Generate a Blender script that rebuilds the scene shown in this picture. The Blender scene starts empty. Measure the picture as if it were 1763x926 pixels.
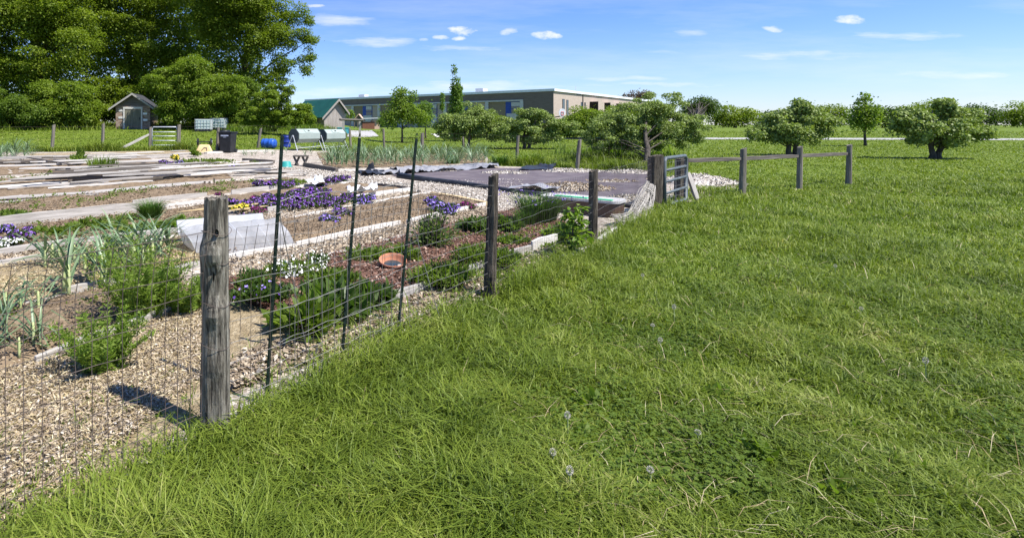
import bpy, math, random
import numpy as np
from mathutils import Vector, Matrix

random.seed(7)
RNG = np.random.default_rng(7)
SC = bpy.context.scene
COL = SC.collection
F, CX, HY, EYE = 968.0, 600.0, 215.0, 1.65      # calibrated focal length, principal point (photo pixels), eye height

# ------------------------------------------------------------------ terrain and calibration
def sstep(t):
    t = np.clip(t, 0, 1)
    return t * t * (3 - 2 * t)
def tz(X, Y):
    zl = np.interp(Y, [0, 10, 27, 45, 60, 120, 400], [0, 0, .45, 1.32, 1.6, 2.0, 2.2])
    zr = np.interp(Y, [0, 45, 75, 100, 400], [0, 0, .78, 1.0, 1.4])
    return zr + (zl - zr) * sstep((4 - X) / 10)
def G(x, y, dz=0.0):
    """ground point seen at photo pixel (x, y)"""
    k = (x - CX) / F; m = (y - HY) / F
    lo = 1.2
    Y = lo
    while Y < 420:
        if EYE - m * Y <= tz(k * Y, Y) + dz: break
        lo = Y; Y *= 1.03
    hi = Y
    for _ in range(30):
        c = (lo + hi) / 2
        if EYE - m * c <= tz(k * c, c) + dz: hi = c
        else: lo = c
    return Vector((k * hi, hi, float(tz(k * hi, hi)) + dz))
def P(x, y, Y):
    return Vector(((x - CX) / F * Y, Y, EYE - (y - HY) / F * Y))
def onT(X, Y, dz=0.0):
    return Vector((X, Y, float(tz(X, Y)) + dz))

# ------------------------------------------------------------------ mesh helpers
def mesh_np(name, V, faces, smooth=False):
    """faces: list of (n,k) int arrays"""
    me = bpy.data.meshes.new(name)
    V = np.asarray(V, dtype=np.float32)
    me.vertices.add(len(V)); me.vertices.foreach_set('co', V.ravel())
    loops = np.concatenate([f.ravel() for f in faces]).astype(np.int32)
    tot = np.concatenate([np.full(len(f), f.shape[1], np.int32) for f in faces])
    st = np.concatenate([[0], np.cumsum(tot)[:-1]]).astype(np.int32)
    me.loops.add(len(loops)); me.loops.foreach_set('vertex_index', loops)
    me.polygons.add(len(tot)); me.polygons.foreach_set('loop_start', st); me.polygons.foreach_set('loop_total', tot)
    if smooth: me.polygons.foreach_set('use_smooth', np.ones(len(tot), bool))
    me.update(calc_edges=True); me.validate()
    return me
def link(name, me, mat, parent=None, loc=(0, 0, 0)):
    o = bpy.data.objects.new(name, me)
    COL.objects.link(o)
    if mat is not None and hasattr(me, 'materials') and len(me.materials) == 0: me.materials.append(mat)
    o.location = loc
    if parent is not None: o.parent = parent
    return o
def tag(o, label, cat, group=None):
    o['label'] = label; o['category'] = cat
    if group: o['group'] = group
    return o
def thing(name, label, cat, loc=(0, 0, 0), rz=0.0, group=None):
    o = bpy.data.objects.new(name, None); COL.objects.link(o)
    o.empty_display_size = .1
    o.location = loc; o.rotation_euler = (0, 0, rz)
    return tag(o, label, cat, group)
def kind(o, k):
    o['kind'] = k; return o
def copy_tree(o, parent=None):
    c = o.copy(); COL.objects.link(c)
    if parent is not None: c.parent = parent
    for ch in list(o.children): copy_tree(ch, c)
    return c

class MB:
    def __init__(s): s.v = []; s.f = []
    def add(s, vs, fs):
        b = len(s.v); s.v += [tuple(v) for v in vs]; s.f += [tuple(i + b for i in f) for f in fs]; return s
    def box(s, x0, x1, y0, y1, z0, z1, M=None):
        vs = [Vector((x, y, z)) for z in (z0, z1) for x, y in ((x0, y0), (x1, y0), (x1, y1), (x0, y1))]
        if M is not None: vs = [M @ v for v in vs]
        return s.add(vs, [(3, 2, 1, 0), (4, 5, 6, 7), (0, 1, 5, 4), (1, 2, 6, 5), (2, 3, 7, 6), (3, 0, 4, 7)])
    def tube(s, pts, rad, n=8, cap=True, jit=0.0, rnd=None):
        pts = [Vector(p) for p in pts]
        if not hasattr(rad, '__len__'): rad = [rad] * len(pts)
        rings = []
        ref = None
        for i, p in enumerate(pts):
            t = (pts[min(i + 1, len(pts) - 1)] - pts[max(i - 1, 0)]).normalized()
            if ref is None:
                ref = Vector((1, 0, 0)) if abs(t.x) < .8 else Vector((0, 1, 0))
            u = (ref - t * ref.dot(t)).normalized(); ref = u
            w = t.cross(u)
            ring = []
            for k in range(n):
                a = 2 * math.pi * k / n
                r = rad[i] * (1 + (rnd.uniform(-jit, jit) if rnd else 0))
                ring.append(p + (u * math.cos(a) + w * math.sin(a)) * r)
            rings.append(ring)
        vs = [v for r in rings for v in r]; fs = []
        for i in range(len(rings) - 1):
            for k in range(n):
                a = i * n + k; b = i * n + (k + 1) % n
                fs.append((a, b, b + n, a + n))
        if cap:
            fs.append(tuple(range(n - 1, -1, -1))); m = (len(rings) - 1) * n
            fs.append(tuple(range(m, m + n)))
        return s.add(vs, fs)
    def prism(s, poly, axis_from, axis_to):
        """poly: list of 2D points turned to 3D by two functions"""
        n = len(poly)
        vs = [axis_from(p) for p in poly] + [axis_to(p) for p in poly]
        fs = [tuple(range(n - 1, -1, -1)), tuple(range(n, 2 * n))]
        for k in range(n):
            fs.append((k, (k + 1) % n, (k + 1) % n + n, k + n))
        return s.add(vs, fs)
    def build(s, name, mat, parent=None, loc=(0, 0, 0), smooth=False, bevel=0.0):
        me = bpy.data.meshes.new(name); me.from_pydata(s.v, [], s.f); me.update()
        if smooth:
            me.polygons.foreach_set('use_smooth', np.ones(len(me.polygons), bool))
        o = link(name, me, mat, parent, loc)
        if bevel > 0:
            m = o.modifiers.new('bevel', 'BEVEL'); m.width = bevel; m.segments = 2; m.limit_method = 'ANGLE'
        return o

def lathe(mb, prof, n=24, c=(0, 0, 0), M=None):
    vs = []; fs = []
    for r, z in prof:
        for k in range(n):
            a = 2 * math.pi * k / n
            v = Vector((c[0] + r * math.cos(a), c[1] + r * math.sin(a), c[2] + z))
            vs.append(M @ v if M is not None else v)
    for i in range(len(prof) - 1):
        for k in range(n):
            a = i * n + k; b = i * n + (k + 1) % n
            fs.append((a, b, b + n, a + n))
    mb.add(vs, fs); return mb

# ------------------------------------------------------------------ materials
def nd(nt, t, **kw):
    n = nt.nodes.new(t)
    for k, v in kw.items():
        if k.startswith('i_'):
            n.inputs[k[2:].replace('_', ' ')].default_value = v
        else: setattr(n, k, v)
    return n
def ramp(nt, fac, stops):
    r = nt.nodes.new('ShaderNodeValToRGB')
    e = r.color_ramp.elements
    while len(e) < len(stops): e.new(.5)
    for i, (p, c) in enumerate(stops):
        e[i].position = p; e[i].color = (*c, 1)
    nt.links.new(fac, r.inputs[0]); return r
def surf(name, stops, scale=4.0, stretch=(1, 1, 1), rough=.85, bump=.3, bscale=None, detail=6, coord='Object', spec=.3,
         speck=None, metal=0.0, bdist=.02, voro=None):
    m = bpy.data.materials.new(name); m.use_nodes = True
    nt = m.node_tree; L = nt.links
    b = nt.nodes['Principled BSDF']
    b.inputs['Roughness'].default_value = rough; b.inputs['Specular IOR Level'].default_value = spec; b.inputs['Metallic'].default_value = metal
    if coord == 'World':
        g = nd(nt, 'ShaderNodeNewGeometry'); src = g.outputs['Position']
    else:
        g = nd(nt, 'ShaderNodeTexCoord'); src = g.outputs['Object']
        oi = nd(nt, 'ShaderNodeObjectInfo')
        ad = nd(nt, 'ShaderNodeVectorMath', operation='ADD')
        sc_ = nd(nt, 'ShaderNodeVectorMath', operation='SCALE'); sc_.inputs['Scale'].default_value = 1.7
        L.new(oi.outputs['Location'], sc_.inputs[0])
        L.new(src, ad.inputs[0]); L.new(sc_.outputs[0], ad.inputs[1]); src = ad.outputs[0]
    mp = nd(nt, 'ShaderNodeMapping'); mp.inputs['Scale'].default_value = stretch
    L.new(src, mp.inputs[0])
    if voro:
        v = nd(nt, 'ShaderNodeTexVoronoi'); v.inputs['Scale'].default_value = voro
        L.new(mp.outputs[0], v.inputs['Vector'])
        sp = nd(nt, 'ShaderNodeSeparateColor'); L.new(v.outputs['Color'], sp.inputs[0])
        n0 = nd(nt, 'ShaderNodeTexNoise'); n0.inputs['Scale'].default_value = scale; n0.inputs['Detail'].default_value = detail
        L.new(mp.outputs[0], n0.inputs['Vector'])
        mx = nd(nt, 'ShaderNodeMath', operation='MULTIPLY_ADD'); mx.inputs[1].default_value = .55; 
        ml = nd(nt, 'ShaderNodeMath', operation='MULTIPLY'); ml.inputs[1].default_value = .45
        L.new(n0.outputs[0], ml.inputs[0]); L.new(sp.outputs[0], mx.inputs[0]); L.new(ml.outputs[0], mx.inputs[2])
        fac = mx.outputs[0]; bfac = v.outputs['Distance']; bump = -bump
    else:
        n = nd(nt, 'ShaderNodeTexNoise'); n.inputs['Scale'].default_value = scale; n.inputs['Detail'].default_value = detail; n.inputs['Roughness'].default_value = .65
        L.new(mp.outputs[0], n.inputs['Vector']); fac = n.outputs[0]; bfac = fac
        if bscale:
            n2 = nd(nt, 'ShaderNodeTexNoise'); n2.inputs['Scale'].default_value = bscale; n2.inputs['Detail'].default_value = 5
            L.new(mp.outputs[0], n2.inputs['Vector']); bfac = n2.outputs[0]
    r = ramp(nt, fac, stops)
    L.new(r.outputs[0], b.inputs['Base Color'])
    if bump:
        bp = nd(nt, 'ShaderNodeBump'); bp.inputs['Strength'].default_value = bump; bp.inputs['Distance'].default_value = bdist
        L.new(bfac, bp.inputs['Height']); L.new(bp.outputs[0], b.inputs['Normal'])
    return m
def leafmat(name, stops, trans=.5, rough=.5, spec=.25, patch=.0, pscale=.5, tint=(1.15, 1.25, .5)):
    """foliage: colour differs leaf by leaf (one mesh island = one leaf), part of the light goes through"""
    m = bpy.data.materials.new(name); m.use_nodes = True
    nt = m.node_tree; L = nt.links
    b = nt.nodes['Principled BSDF']; out = nt.nodes['Material Output']
    b.inputs['Roughness'].default_value = rough; b.inputs['Specular IOR Level'].default_value = spec
    g = nd(nt, 'ShaderNodeNewGeometry')
    fac = g.outputs['Random Per Island']
    if patch > 0:
        n = nd(nt, 'ShaderNodeTexNoise'); n.inputs['Scale'].default_value = pscale; n.inputs['Detail'].default_value = 3
        L.new(g.outputs['Position'], n.inputs['Vector'])
        mr = nd(nt, 'ShaderNodeMapRange'); mr.inputs['From Min'].default_value = .3; mr.inputs['From Max'].default_value = .7
        L.new(n.outputs[0], mr.inputs['Value'])
        mx = nd(nt, 'ShaderNodeMix'); mx.inputs['Factor'].default_value = patch
        L.new(fac, mx.inputs['A']); L.new(mr.outputs[0], mx.inputs['B']); fac = mx.outputs['Result']
    r = ramp(nt, fac, stops)
    L.new(r.outputs[0], b.inputs['Base Color'])
    t = nd(nt, 'ShaderNodeBsdfTranslucent')
    tm = nd(nt, 'ShaderNodeMix', data_type='RGBA', blend_type='MULTIPLY'); tm.inputs['Factor'].default_value = 1.0
    L.new(r.outputs[0], tm.inputs['A']); tm.inputs['B'].default_value = (*tint, 1)
    L.new(tm.outputs['Result'], t.inputs['Color'])
    ms = nd(nt, 'ShaderNodeMixShader'); ms.inputs[0].default_value = trans
    L.new(b.outputs[0], ms.inputs[1]); L.new(t.outputs[0], ms.inputs[2]); L.new(ms.outputs[0], out.inputs['Surface'])
    return m
def islandmat(name, stops, rough=.9, spec=.2):
    m = bpy.data.materials.new(name); m.use_nodes = True
    nt = m.node_tree
    b = nt.nodes['Principled BSDF']; b.inputs['Roughness'].default_value = rough; b.inputs['Specular IOR Level'].default_value = spec
    g = nd(nt, 'ShaderNodeNewGeometry')
    r = ramp(nt, g.outputs['Random Per Island'], stops)
    nt.links.new(r.outputs[0], b.inputs['Base Color'])
    return m

M = {}
M['lawn'] = surf('lawn_soil', [(.3, (.075, .12, .013)), (.5, (.115, .165, .02)), (.7, (.165, .205, .034))], scale=.9, bscale=30, bump=.7, coord='World', detail=10, bdist=.05, spec=.1)
M['stones'] = surf('pale_path_stones', [(.2, (.15, .12, .09)), (.45, (.31, .265, .21)), (.62, (.44, .385, .32)), (.85, (.60, .55, .48))], scale=2.5, coord='World', voro=22, bump=.8, bdist=.03, spec=.2)
M['soil'] = surf('bed_soil', [(.3, (.14, .098, .06)), (.5, (.225, .165, .105)), (.7, (.31, .24, .16))], scale=9, coord='World', bump=.9, bscale=35, bdist=.05, detail=9, spec=.1)
M['mulch'] = surf('red_bark_mulch', [(.3, (.075, .038, .026)), (.5, (.16, .085, .058)), (.72, (.28, .18, .13))], scale=14, coord='World', bump=1, bscale=40, bdist=.05, detail=9, spec=.1)
M['straw'] = surf('straw_mulch', [(.3, (.20, .15, .085)), (.5, (.34, .27, .165)), (.7, (.48, .40, .27))], scale=16, coord='World', bump=1, bscale=50, bdist=.04, detail=9, spec=.1)
M['wood'] = surf('weathered_grey_wood', [(.25, (.16, .145, .125)), (.48, (.35, .325, .29)), (.75, (.52, .49, .45))], scale=5, stretch=(.35, 7, 7), bump=.5, detail=8, bdist=.01)
M['wood_pale'] = surf('bleached_wood', [(.25, (.34, .31, .27)), (.5, (.56, .53, .48)), (.75, (.72, .69, .64))], scale=5, stretch=(.35, 7, 7), bump=.4, detail=8, bdist=.01)
M['wood_dark'] = surf('dark_old_wood', [(.25, (.045, .038, .032)), (.5, (.11, .095, .08)), (.75, (.22, .195, .165))], scale=5, stretch=(.35, 7, 7), bump=.5, detail=8, bdist=.01)
M['wood_yellow'] = surf('yellow_new_wood', [(.3, (.48, .36, .17)), (.7, (.66, .52, .29))], scale=5, stretch=(.3, 7, 7), bump=.3)
M['post'] = surf('cedar_post_bark', [(.34, (.02, .017, .014)), (.44, (.10, .088, .068)), (.54, (.21, .19, .15)), (.70, (.36, .34, .285))], scale=14, stretch=(4.5, 4.5, .32), bump=1, detail=10, bdist=.03)
M['post_brown_shaded'] = surf('shaded_brown_post', [(.34, (.012, .010, .008)), (.46, (.06, .048, .036)), (.56, (.115, .095, .07)), (.72, (.22, .195, .15))], scale=14, stretch=(4.5, 4.5, .32), bump=1, detail=10, bdist=.03)  # old brown bark, darkened further to put in the posts' shaded fronts
M['post_far'] = surf('fence_post_wood', [(.3, (.08, .07, .055)), (.5, (.17, .15, .12)), (.75, (.30, .27, .22))], scale=9, stretch=(2, 2, .15), bump=.8, detail=6, bdist=.02)
M['bark'] = surf('tree_bark', [(.3, (.035, .028, .022)), (.6, (.10, .085, .068)), (.8, (.17, .15, .125))], scale=7, stretch=(2, 2, .3), bump=1, bdist=.04)
M['tgreen'] = surf('green_painted_steel', [(.3, (.008, .016, .012)), (.7, (.018, .032, .023))], scale=8, rough=.45, bump=.1)
M['wire'] = surf('galvanised_wire', [(.3, (.13, .125, .115)), (.7, (.27, .265, .255))], scale=10, rough=.5, bump=0, metal=.3)
M['wire_rust'] = surf('rusty_wire', [(.3, (.04, .03, .025)), (.7, (.13, .10, .085))], scale=10, rough=.7, bump=0)
M['galv'] = surf('galvanised_steel', [(.3, (.42, .44, .46)), (.7, (.62, .64, .66))], scale=6, rough=.45, bump=0, metal=.2)
M['gate_grey'] = surf('grey_green_gate_paint', [(.3, (.06, .075, .082)), (.7, (.13, .15, .16))], scale=7, rough=.5, bump=.1)
M['plastic_white'] = surf('white_plastic', [(.3, (.70, .70, .70)), (.7, (.84, .84, .84))], scale=5, rough=.4, bump=.05)
M['black'] = surf('black_plastic', [(.3, (.010, .011, .013)), (.7, (.026, .028, .032))], scale=6, rough=.45, bump=.1)
M['blue'] = surf('blue_drum_plastic', [(.3, (.02, .075, .36)), (.7, (.035, .13, .52))], scale=3, rough=.35, bump=.05)
M['blue_dark'] = surf('dark_blue_plastic', [(.3, (.015, .03, .20)), (.7, (.025, .055, .32))], scale=3, rough=.4, bump=.05)
M['comp_pale'] = surf('pale_green_composter', [(.3, (.25, .305, .275)), (.7, (.34, .395, .365))], scale=2, rough=.7, bump=.03)
M['comp_dark'] = surf('dark_composter_end', [(.3, (.035, .045, .045)), (.7, (.07, .085, .085))], scale=3, rough=.5, bump=.05)
M['tan'] = surf('tan_plastic_tray', [(.3, (.55, .38, .17)), (.7, (.70, .52, .27))], scale=3, rough=.5, bump=.05)
M['teal'] = surf('teal_plastic', [(.3, (.02, .22, .20)), (.7, (.05, .36, .32))], scale=3, rough=.4, bump=.05)
M['tealblue'] = surf('faded_blue_bin', [(.3, (.04, .25, .34)), (.7, (.09, .40, .46))], scale=1.5, rough=.5, bump=.05)
M['terra'] = surf('terracotta', [(.3, (.32, .13, .07)), (.7, (.50, .22, .13))], scale=9, rough=.8, bump=.1)
M['fabric'] = surf('weed_fabric', [(.3, (.082, .066, .072)), (.5, (.115, .095, .102)), (.72, (.17, .145, .145))], scale=1.3, coord='World', bump=.5, bscale=9, bdist=.03, rough=.8, detail=8)
M['grey_sheet'] = surf('grey_plastic_sheet', [(.3, (.17, .17, .18)), (.7, (.36, .36, .37))], scale=4, rough=.45, bump=.3, bdist=.02)
M['black_sheet'] = surf('black_plastic_sheet', [(.3, (.012, .013, .015)), (.7, (.04, .042, .046))], scale=4, rough=.45, bump=.3, bdist=.02)
M['gravel'] = surf('pale_gravel', [(.2, (.19, .16, .13)), (.5, (.42, .38, .33)), (.85, (.68, .64, .58))], scale=4, coord='World', voro=26, bump=.9, bdist=.03, spec=.2)
M['brick'] = surf('tan_brick', [(.3, (.36, .295, .245)), (.7, (.44, .365, .305))], scale=1.2, stretch=(1, 1, 3), bump=.05, bscale=12)
M['brick_shaded'] = surf('shaded_tan_brick', [(.3, (.14, .112, .094)), (.7, (.185, .15, .128))], scale=1.2, stretch=(1, 1, 3), bump=.05)  # same brick for the sunless left face, its shade put into the colour
M['ochre'] = surf('ochre_panel', [(.3, (.20, .158, .105)), (.7, (.245, .198, .135))], scale=1.5, stretch=(6, 6, .4), bump=.05)
M['concrete'] = surf('pale_concrete', [(.3, (.42, .41, .39)), (.7, (.55, .54, .52))], scale=2, bump=.05)
M['whitemetal'] = surf('white_metal_edge', [(.3, (.62, .64, .67)), (.7, (.78, .80, .82))], scale=2, bump=0, rough=.4)
M['bluepanel'] = surf('blue_window_panel', [(.3, (.015, .045, .24)), (.7, (.025, .075, .36))], scale=2, bump=0, rough=.4)
M['greenroof'] = surf('green_metal_roof', [(.3, (.008, .068, .046)), (.7, (.014, .10, .07))], scale=1, rough=.45, bump=.05)
M['shingle'] = surf('dark_shingles', [(.3, (.028, .029, .034)), (.7, (.06, .062, .07))], scale=9, rough=.9, bump=.5)
M['barn'] = surf('grey_barn_boards', [(.25, (.16, .135, .115)), (.5, (.30, .265, .24)), (.75, (.44, .41, .39))], scale=4, stretch=(5, 5, .25), bump=.6, detail=8)
M['shedwood'] = surf('peeling_shed_boards', [(.25, (.085, .046, .030)), (.45, (.20, .125, .085)), (.7, (.50, .42, .34))], scale=5, stretch=(.6, .6, 4), bump=.5, detail=8)
M['sheddoor'] = surf('faded_green_door', [(.25, (.085, .078, .055)), (.55, (.165, .155, .112)), (.8, (.28, .26, .20))], scale=4, stretch=(5, 5, .3), bump=.5, detail=8)
M['playwood'] = surf('red_brown_playhouse_wood', [(.3, (.13, .05, .03)), (.7, (.22, .10, .062))], scale=5, stretch=(1, 1, 3), bump=.3)
M['playroof'] = surf('pink_tan_shingles', [(.3, (.44, .29, .21)), (.7, (.60, .43, .33))], scale=8, bump=.4)
M['planter'] = surf('brown_planter_side', [(.3, (.055, .032, .022)), (.7, (.13, .08, .055))], scale=5, bump=.3, rough=.6)
M['greenhose'] = surf('green_liner', [(.3, (.05, .40, .18)), (.7, (.10, .55, .28))], scale=5, bump=.1, rough=.5)
M['lid'] = surf('grey_white_lid', [(.3, (.24, .25, .27)), (.7, (.36, .37, .39))], scale=4, rough=.5, bump=.1)
M['netting'] = surf('grey_netting', [(.3, (.26, .24, .21)), (.7, (.50, .47, .42))], scale=8, bump=.4)
M['asphalt'] = surf('pale_road', [(.3, (.30, .29, .28)), (.7, (.42, .41, .39))], scale=3, coord='World', bump=.1)
M['sand'] = surf('white_sand', [(.3, (.55, .52, .47)), (.7, (.75, .73, .69))], scale=3, coord='World', bump=.3)
M['white'] = surf('white_paint', [(.3, (.72, .72, .72)), (.7, (.85, .85, .85))], scale=3, bump=0, rough=.5)
M['red'] = surf('red_paint', [(.3, (.45, .05, .04)), (.7, (.6, .08, .06))], scale=3, bump=0, rough=.5)
def glass_mat():
    m = bpy.data.materials.new('window_glass'); m.use_nodes = True
    b = m.node_tree.nodes['Principled BSDF']
    b.inputs['Base Color'].default_value = (.03, .05, .06, 1); b.inputs['Roughness'].default_value = .08; b.inputs['Specular IOR Level'].default_value = .8
    return m
M['glass'] = glass_mat()
def cover_mat():
    m = bpy.data.materials.new('clear_white_film'); m.use_nodes = True
    nt = m.node_tree; b = nt.nodes['Principled BSDF']; out = nt.nodes['Material Output']
    tc = nd(nt, 'ShaderNodeTexCoord'); n = nd(nt, 'ShaderNodeTexNoise'); n.inputs['Scale'].default_value = 4; n.inputs['Detail'].default_value = 6
    nt.links.new(tc.outputs['Object'], n.inputs['Vector'])
    r = ramp(nt, n.outputs[0], [(.35, (.42, .43, .44)), (.65, (.62, .63, .64))])
    nt.links.new(r.outputs[0], b.inputs['Base Color']); b.inputs['Roughness'].default_value = .35
    t = nd(nt, 'ShaderNodeBsdfTranslucent'); nt.links.new(r.outputs[0], t.inputs['Color'])
    ms = nd(nt, 'ShaderNodeMixShader'); ms.inputs[0].default_value = .35
    nt.links.new(b.outputs[0], ms.inputs[1]); nt.links.new(t.outputs[0], ms.inputs[2])
    tr = nd(nt, 'ShaderNodeBsdfTransparent'); m2 = nd(nt, 'ShaderNodeMixShader'); m2.inputs[0].default_value = .40
    nt.links.new(ms.outputs[0], m2.inputs[1]); nt.links.new(tr.outputs[0], m2.inputs[2]); nt.links.new(m2.outputs[0], out.inputs['Surface'])
    bp = nd(nt, 'ShaderNodeBump'); bp.inputs['Strength'].default_value = .35; bp.inputs['Distance'].default_value = .03
    nt.links.new(n.outputs[0], bp.inputs['Height']); nt.links.new(bp.outputs[0], b.inputs['Normal'])
    return m
M['cover'] = cover_mat()
# foliage
M['lf_maple'] = leafmat('maple_leaves', [(0, (.095, .15, .011)), (.5, (.165, .23, .018)), (1, (.245, .30, .03))], patch=.45, pscale=.35)
M['lf_bright'] = leafmat('bright_shrub_leaves', [(0, (.12, .185, .014)), (.5, (.175, .25, .024)), (1, (.24, .31, .04))], patch=.45, pscale=.4)
M['lf_mid'] = leafmat('shrub_leaves', [(0, (.075, .13, .016)), (.5, (.13, .20, .026)), (1, (.20, .265, .045))], patch=.45, pscale=.4)
M['lf_apple'] = leafmat('apple_leaves', [(0, (.145, .205, .044)), (.5, (.235, .305, .076)), (1, (.32, .385, .15))], patch=.3, pscale=.8, trans=.3)
M['lf_lime'] = leafmat('young_tree_leaves', [(0, (.10, .165, .016)), (.5, (.165, .25, .028)), (1, (.25, .32, .05))], patch=.3, pscale=.8)
M['lf_col'] = leafmat('columnar_leaves', [(0, (.08, .15, .024)), (.5, (.135, .225, .038)), (1, (.20, .28, .055))], patch=.3, pscale=.8)
M['lf_purple'] = leafmat('purple_leaves', [(0, (.06, .045, .035)), (.5, (.12, .09, .065)), (1, (.16, .15, .08))], tint=(1.2, .9, .8))
M['lf_dark'] = leafmat('far_tree_leaves', [(0, (.036, .072, .012)), (.5, (.068, .118, .018)), (1, (.11, .165, .03))], patch=.4, pscale=.2)
M['grass'] = leafmat('grass_blades', [(0, (.055, .090, .010)), (.3, (.108, .160, .017)), (.62, (.180, .240, .028)), (.85, (.25, .295, .05)), (.95, (.34, .335, .12)), (1, (.48, .43, .24))], patch=.5, pscale=1.3, trans=.3, spec=.2)
M['lf_leek'] = leafmat('leek_leaves', [(0, (.08, .145, .065)), (.5, (.145, .225, .11)), (1, (.245, .32, .17))], trans=.2, spec=.45, rough=.4, tint=(1, 1.1, .7))
M['leekstalk'] = surf('leek_stalk', [(.3, (.30, .36, .14)), (.7, (.48, .52, .26))], scale=6, bump=0)
M['lf_chive'] = leafmat('chive_leaves', [(0, (.035, .085, .012)), (.5, (.07, .15, .02)), (1, (.12, .215, .035))], trans=.25)
M['lf_herb'] = leafmat('herb_leaves', [(0, (.075, .125, .018)), (.5, (.14, .21, .03)), (1, (.21, .285, .055))], patch=.2, pscale=3)
M['lf_deep'] = leafmat('deep_green_leaves', [(0, (.045, .09, .016)), (.5, (.085, .145, .028)), (1, (.14, .205, .05))], spec=.5, rough=.4)
M['lf_pansy'] = leafmat('pansy_leaves', [(0, (.035, .07, .016)), (.5, (.07, .125, .025)), (1, (.12, .18, .04))])
M['lf_fern'] = leafmat('feathery_leaves', [(0, (.115, .195, .024)), (.5, (.19, .285, .04)), (1, (.28, .36, .08))])
M['lf_sap'] = leafmat('sapling_leaves', [(0, (.09, .16, .018)), (.5, (.16, .26, .03)), (1, (.25, .34, .06))], trans=.45, spec=.4)
M['lf_blue'] = leafmat('bush_leaves', [(0, (.06, .10, .028)), (.5, (.10, .16, .045)), (1, (.17, .23, .08))])
M['fl_purple'] = islandmat('purple_petals', [(0, (.028, .008, .045)), (.3, (.08, .022, .16)), (.6, (.155, .06, .31)), (.85, (.26, .15, .44)), (1, (.44, .33, .60))])
M['fl_lav'] = islandmat('lavender_petals', [(0, (.07, .03, .20)), (.5, (.17, .10, .42)), (1, (.40, .33, .66))])
M['fl_maroon'] = islandmat('maroon_petals', [(0, (.10, .008, .06)), (1, (.25, .03, .18))])
M['fl_yellow'] = islandmat('yellow_petals', [(0, (.60, .42, .02)), (1, (.85, .70, .10))])
M['seedhead'] = islandmat('dandelion_fluff', [(0, (.40, .37, .30)), (1, (.58, .55, .47))])
M['fl_white'] = islandmat('white_petals', [(0, (.62, .62, .58)), (1, (.86, .86, .82))])
M['chips'] = islandmat('wood_chips', [(0, (.17, .125, .08)), (.4, (.315, .245, .165)), (.8, (.44, .36, .255)), (1, (.60, .54, .44))])
M['strawbits'] = islandmat('straw_bits', [(0, (.26, .19, .09)), (.5, (.45, .36, .20)), (1, (.62, .54, .36))])
M['bark_bits'] = islandmat('bark_bits', [(0, (.055, .028, .02)), (.5, (.15, .075, .052)), (.85, (.30, .18, .135)), (1, (.45, .34, .27))])
M['pebbles'] = islandmat('pebble_colours', [(0, (.18, .155, .125)), (.4, (.40, .36, .30)), (.8, (.60, .56, .49)), (1, (.74, .71, .65))])
M['clods'] = islandmat('soil_clods', [(0, (.10, .07, .043)), (.5, (.20, .145, .092)), (1, (.32, .25, .17))])
# ------------------------------------------------------------------ plant geometry (numpy)
def unit(A):
    return A / np.maximum(np.linalg.norm(A, axis=1, keepdims=True), 1e-9)
def rdir(rng, n):
    return unit(rng.normal(size=(n, 3)))
def leaf_quads(C, L, W, D, N, fold=.12):
    D = unit(D); S = unit(np.cross(D, N)); Nn = np.cross(S, D)
    L = np.reshape(L, (-1, 1)) * np.ones((len(C), 1)); W = np.reshape(W, (-1, 1)) * np.ones((len(C), 1))
    mid = C + D * L * .45 + Nn * W * fold
    V = np.stack([C, mid + S * W / 2, C + D * L - Nn * L * .08, mid - S * W / 2], 1).reshape(-1, 3)
    return V, np.arange(len(V)).reshape(-1, 4)
def blades(B, H, Wd, rng, lean=.45, curl=.5, az=None):
    """strap or grass blades: 5 vertices, 3 triangles each"""
    n = len(B)
    a = rng.uniform(0, 2 * np.pi, n) if az is None else az
    d = np.stack([np.cos(a), np.sin(a), np.zeros(n)], 1)
    s = np.stack([-np.sin(a), np.cos(a), np.zeros(n)], 1)
    tw = rng.uniform(-1, 1, (n, 1)); s = unit(s + d * tw)
    H = np.reshape(H, (-1, 1)); Wd = np.reshape(Wd, (-1, 1))
    ln = np.reshape(lean * rng.uniform(.2, 1.4, n), (-1, 1)); cu = np.reshape(curl * rng.uniform(.2, 1.5, n), (-1, 1))
    up = np.array([[0, 0, 1.]])
    mid = B + up * H * .6 + d * H * ln * .5
    tip = B + up * H * np.maximum(.25, 1 - .45 * cu) + d * H * (ln + cu * .6)
    V = np.stack([B - s * Wd / 2, B + s * Wd / 2, mid - s * Wd * .45, mid + s * Wd * .45, tip], 1).reshape(-1, 3)
    b = np.arange(n)[:, None] * 5
    T = np.concatenate([b + np.array([[0, 1, 3]]), b + np.array([[0, 3, 2]]), b + np.array([[2, 3, 4]])], 1).reshape(-1, 3)
    return V, T
def merge(parts):
    Vs = []; Fs = []; o = 0
    for V, Fc in parts:
        Vs.append(V); Fs.append(Fc + o); o += len(V)
    return np.concatenate(Vs), Fs
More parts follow.
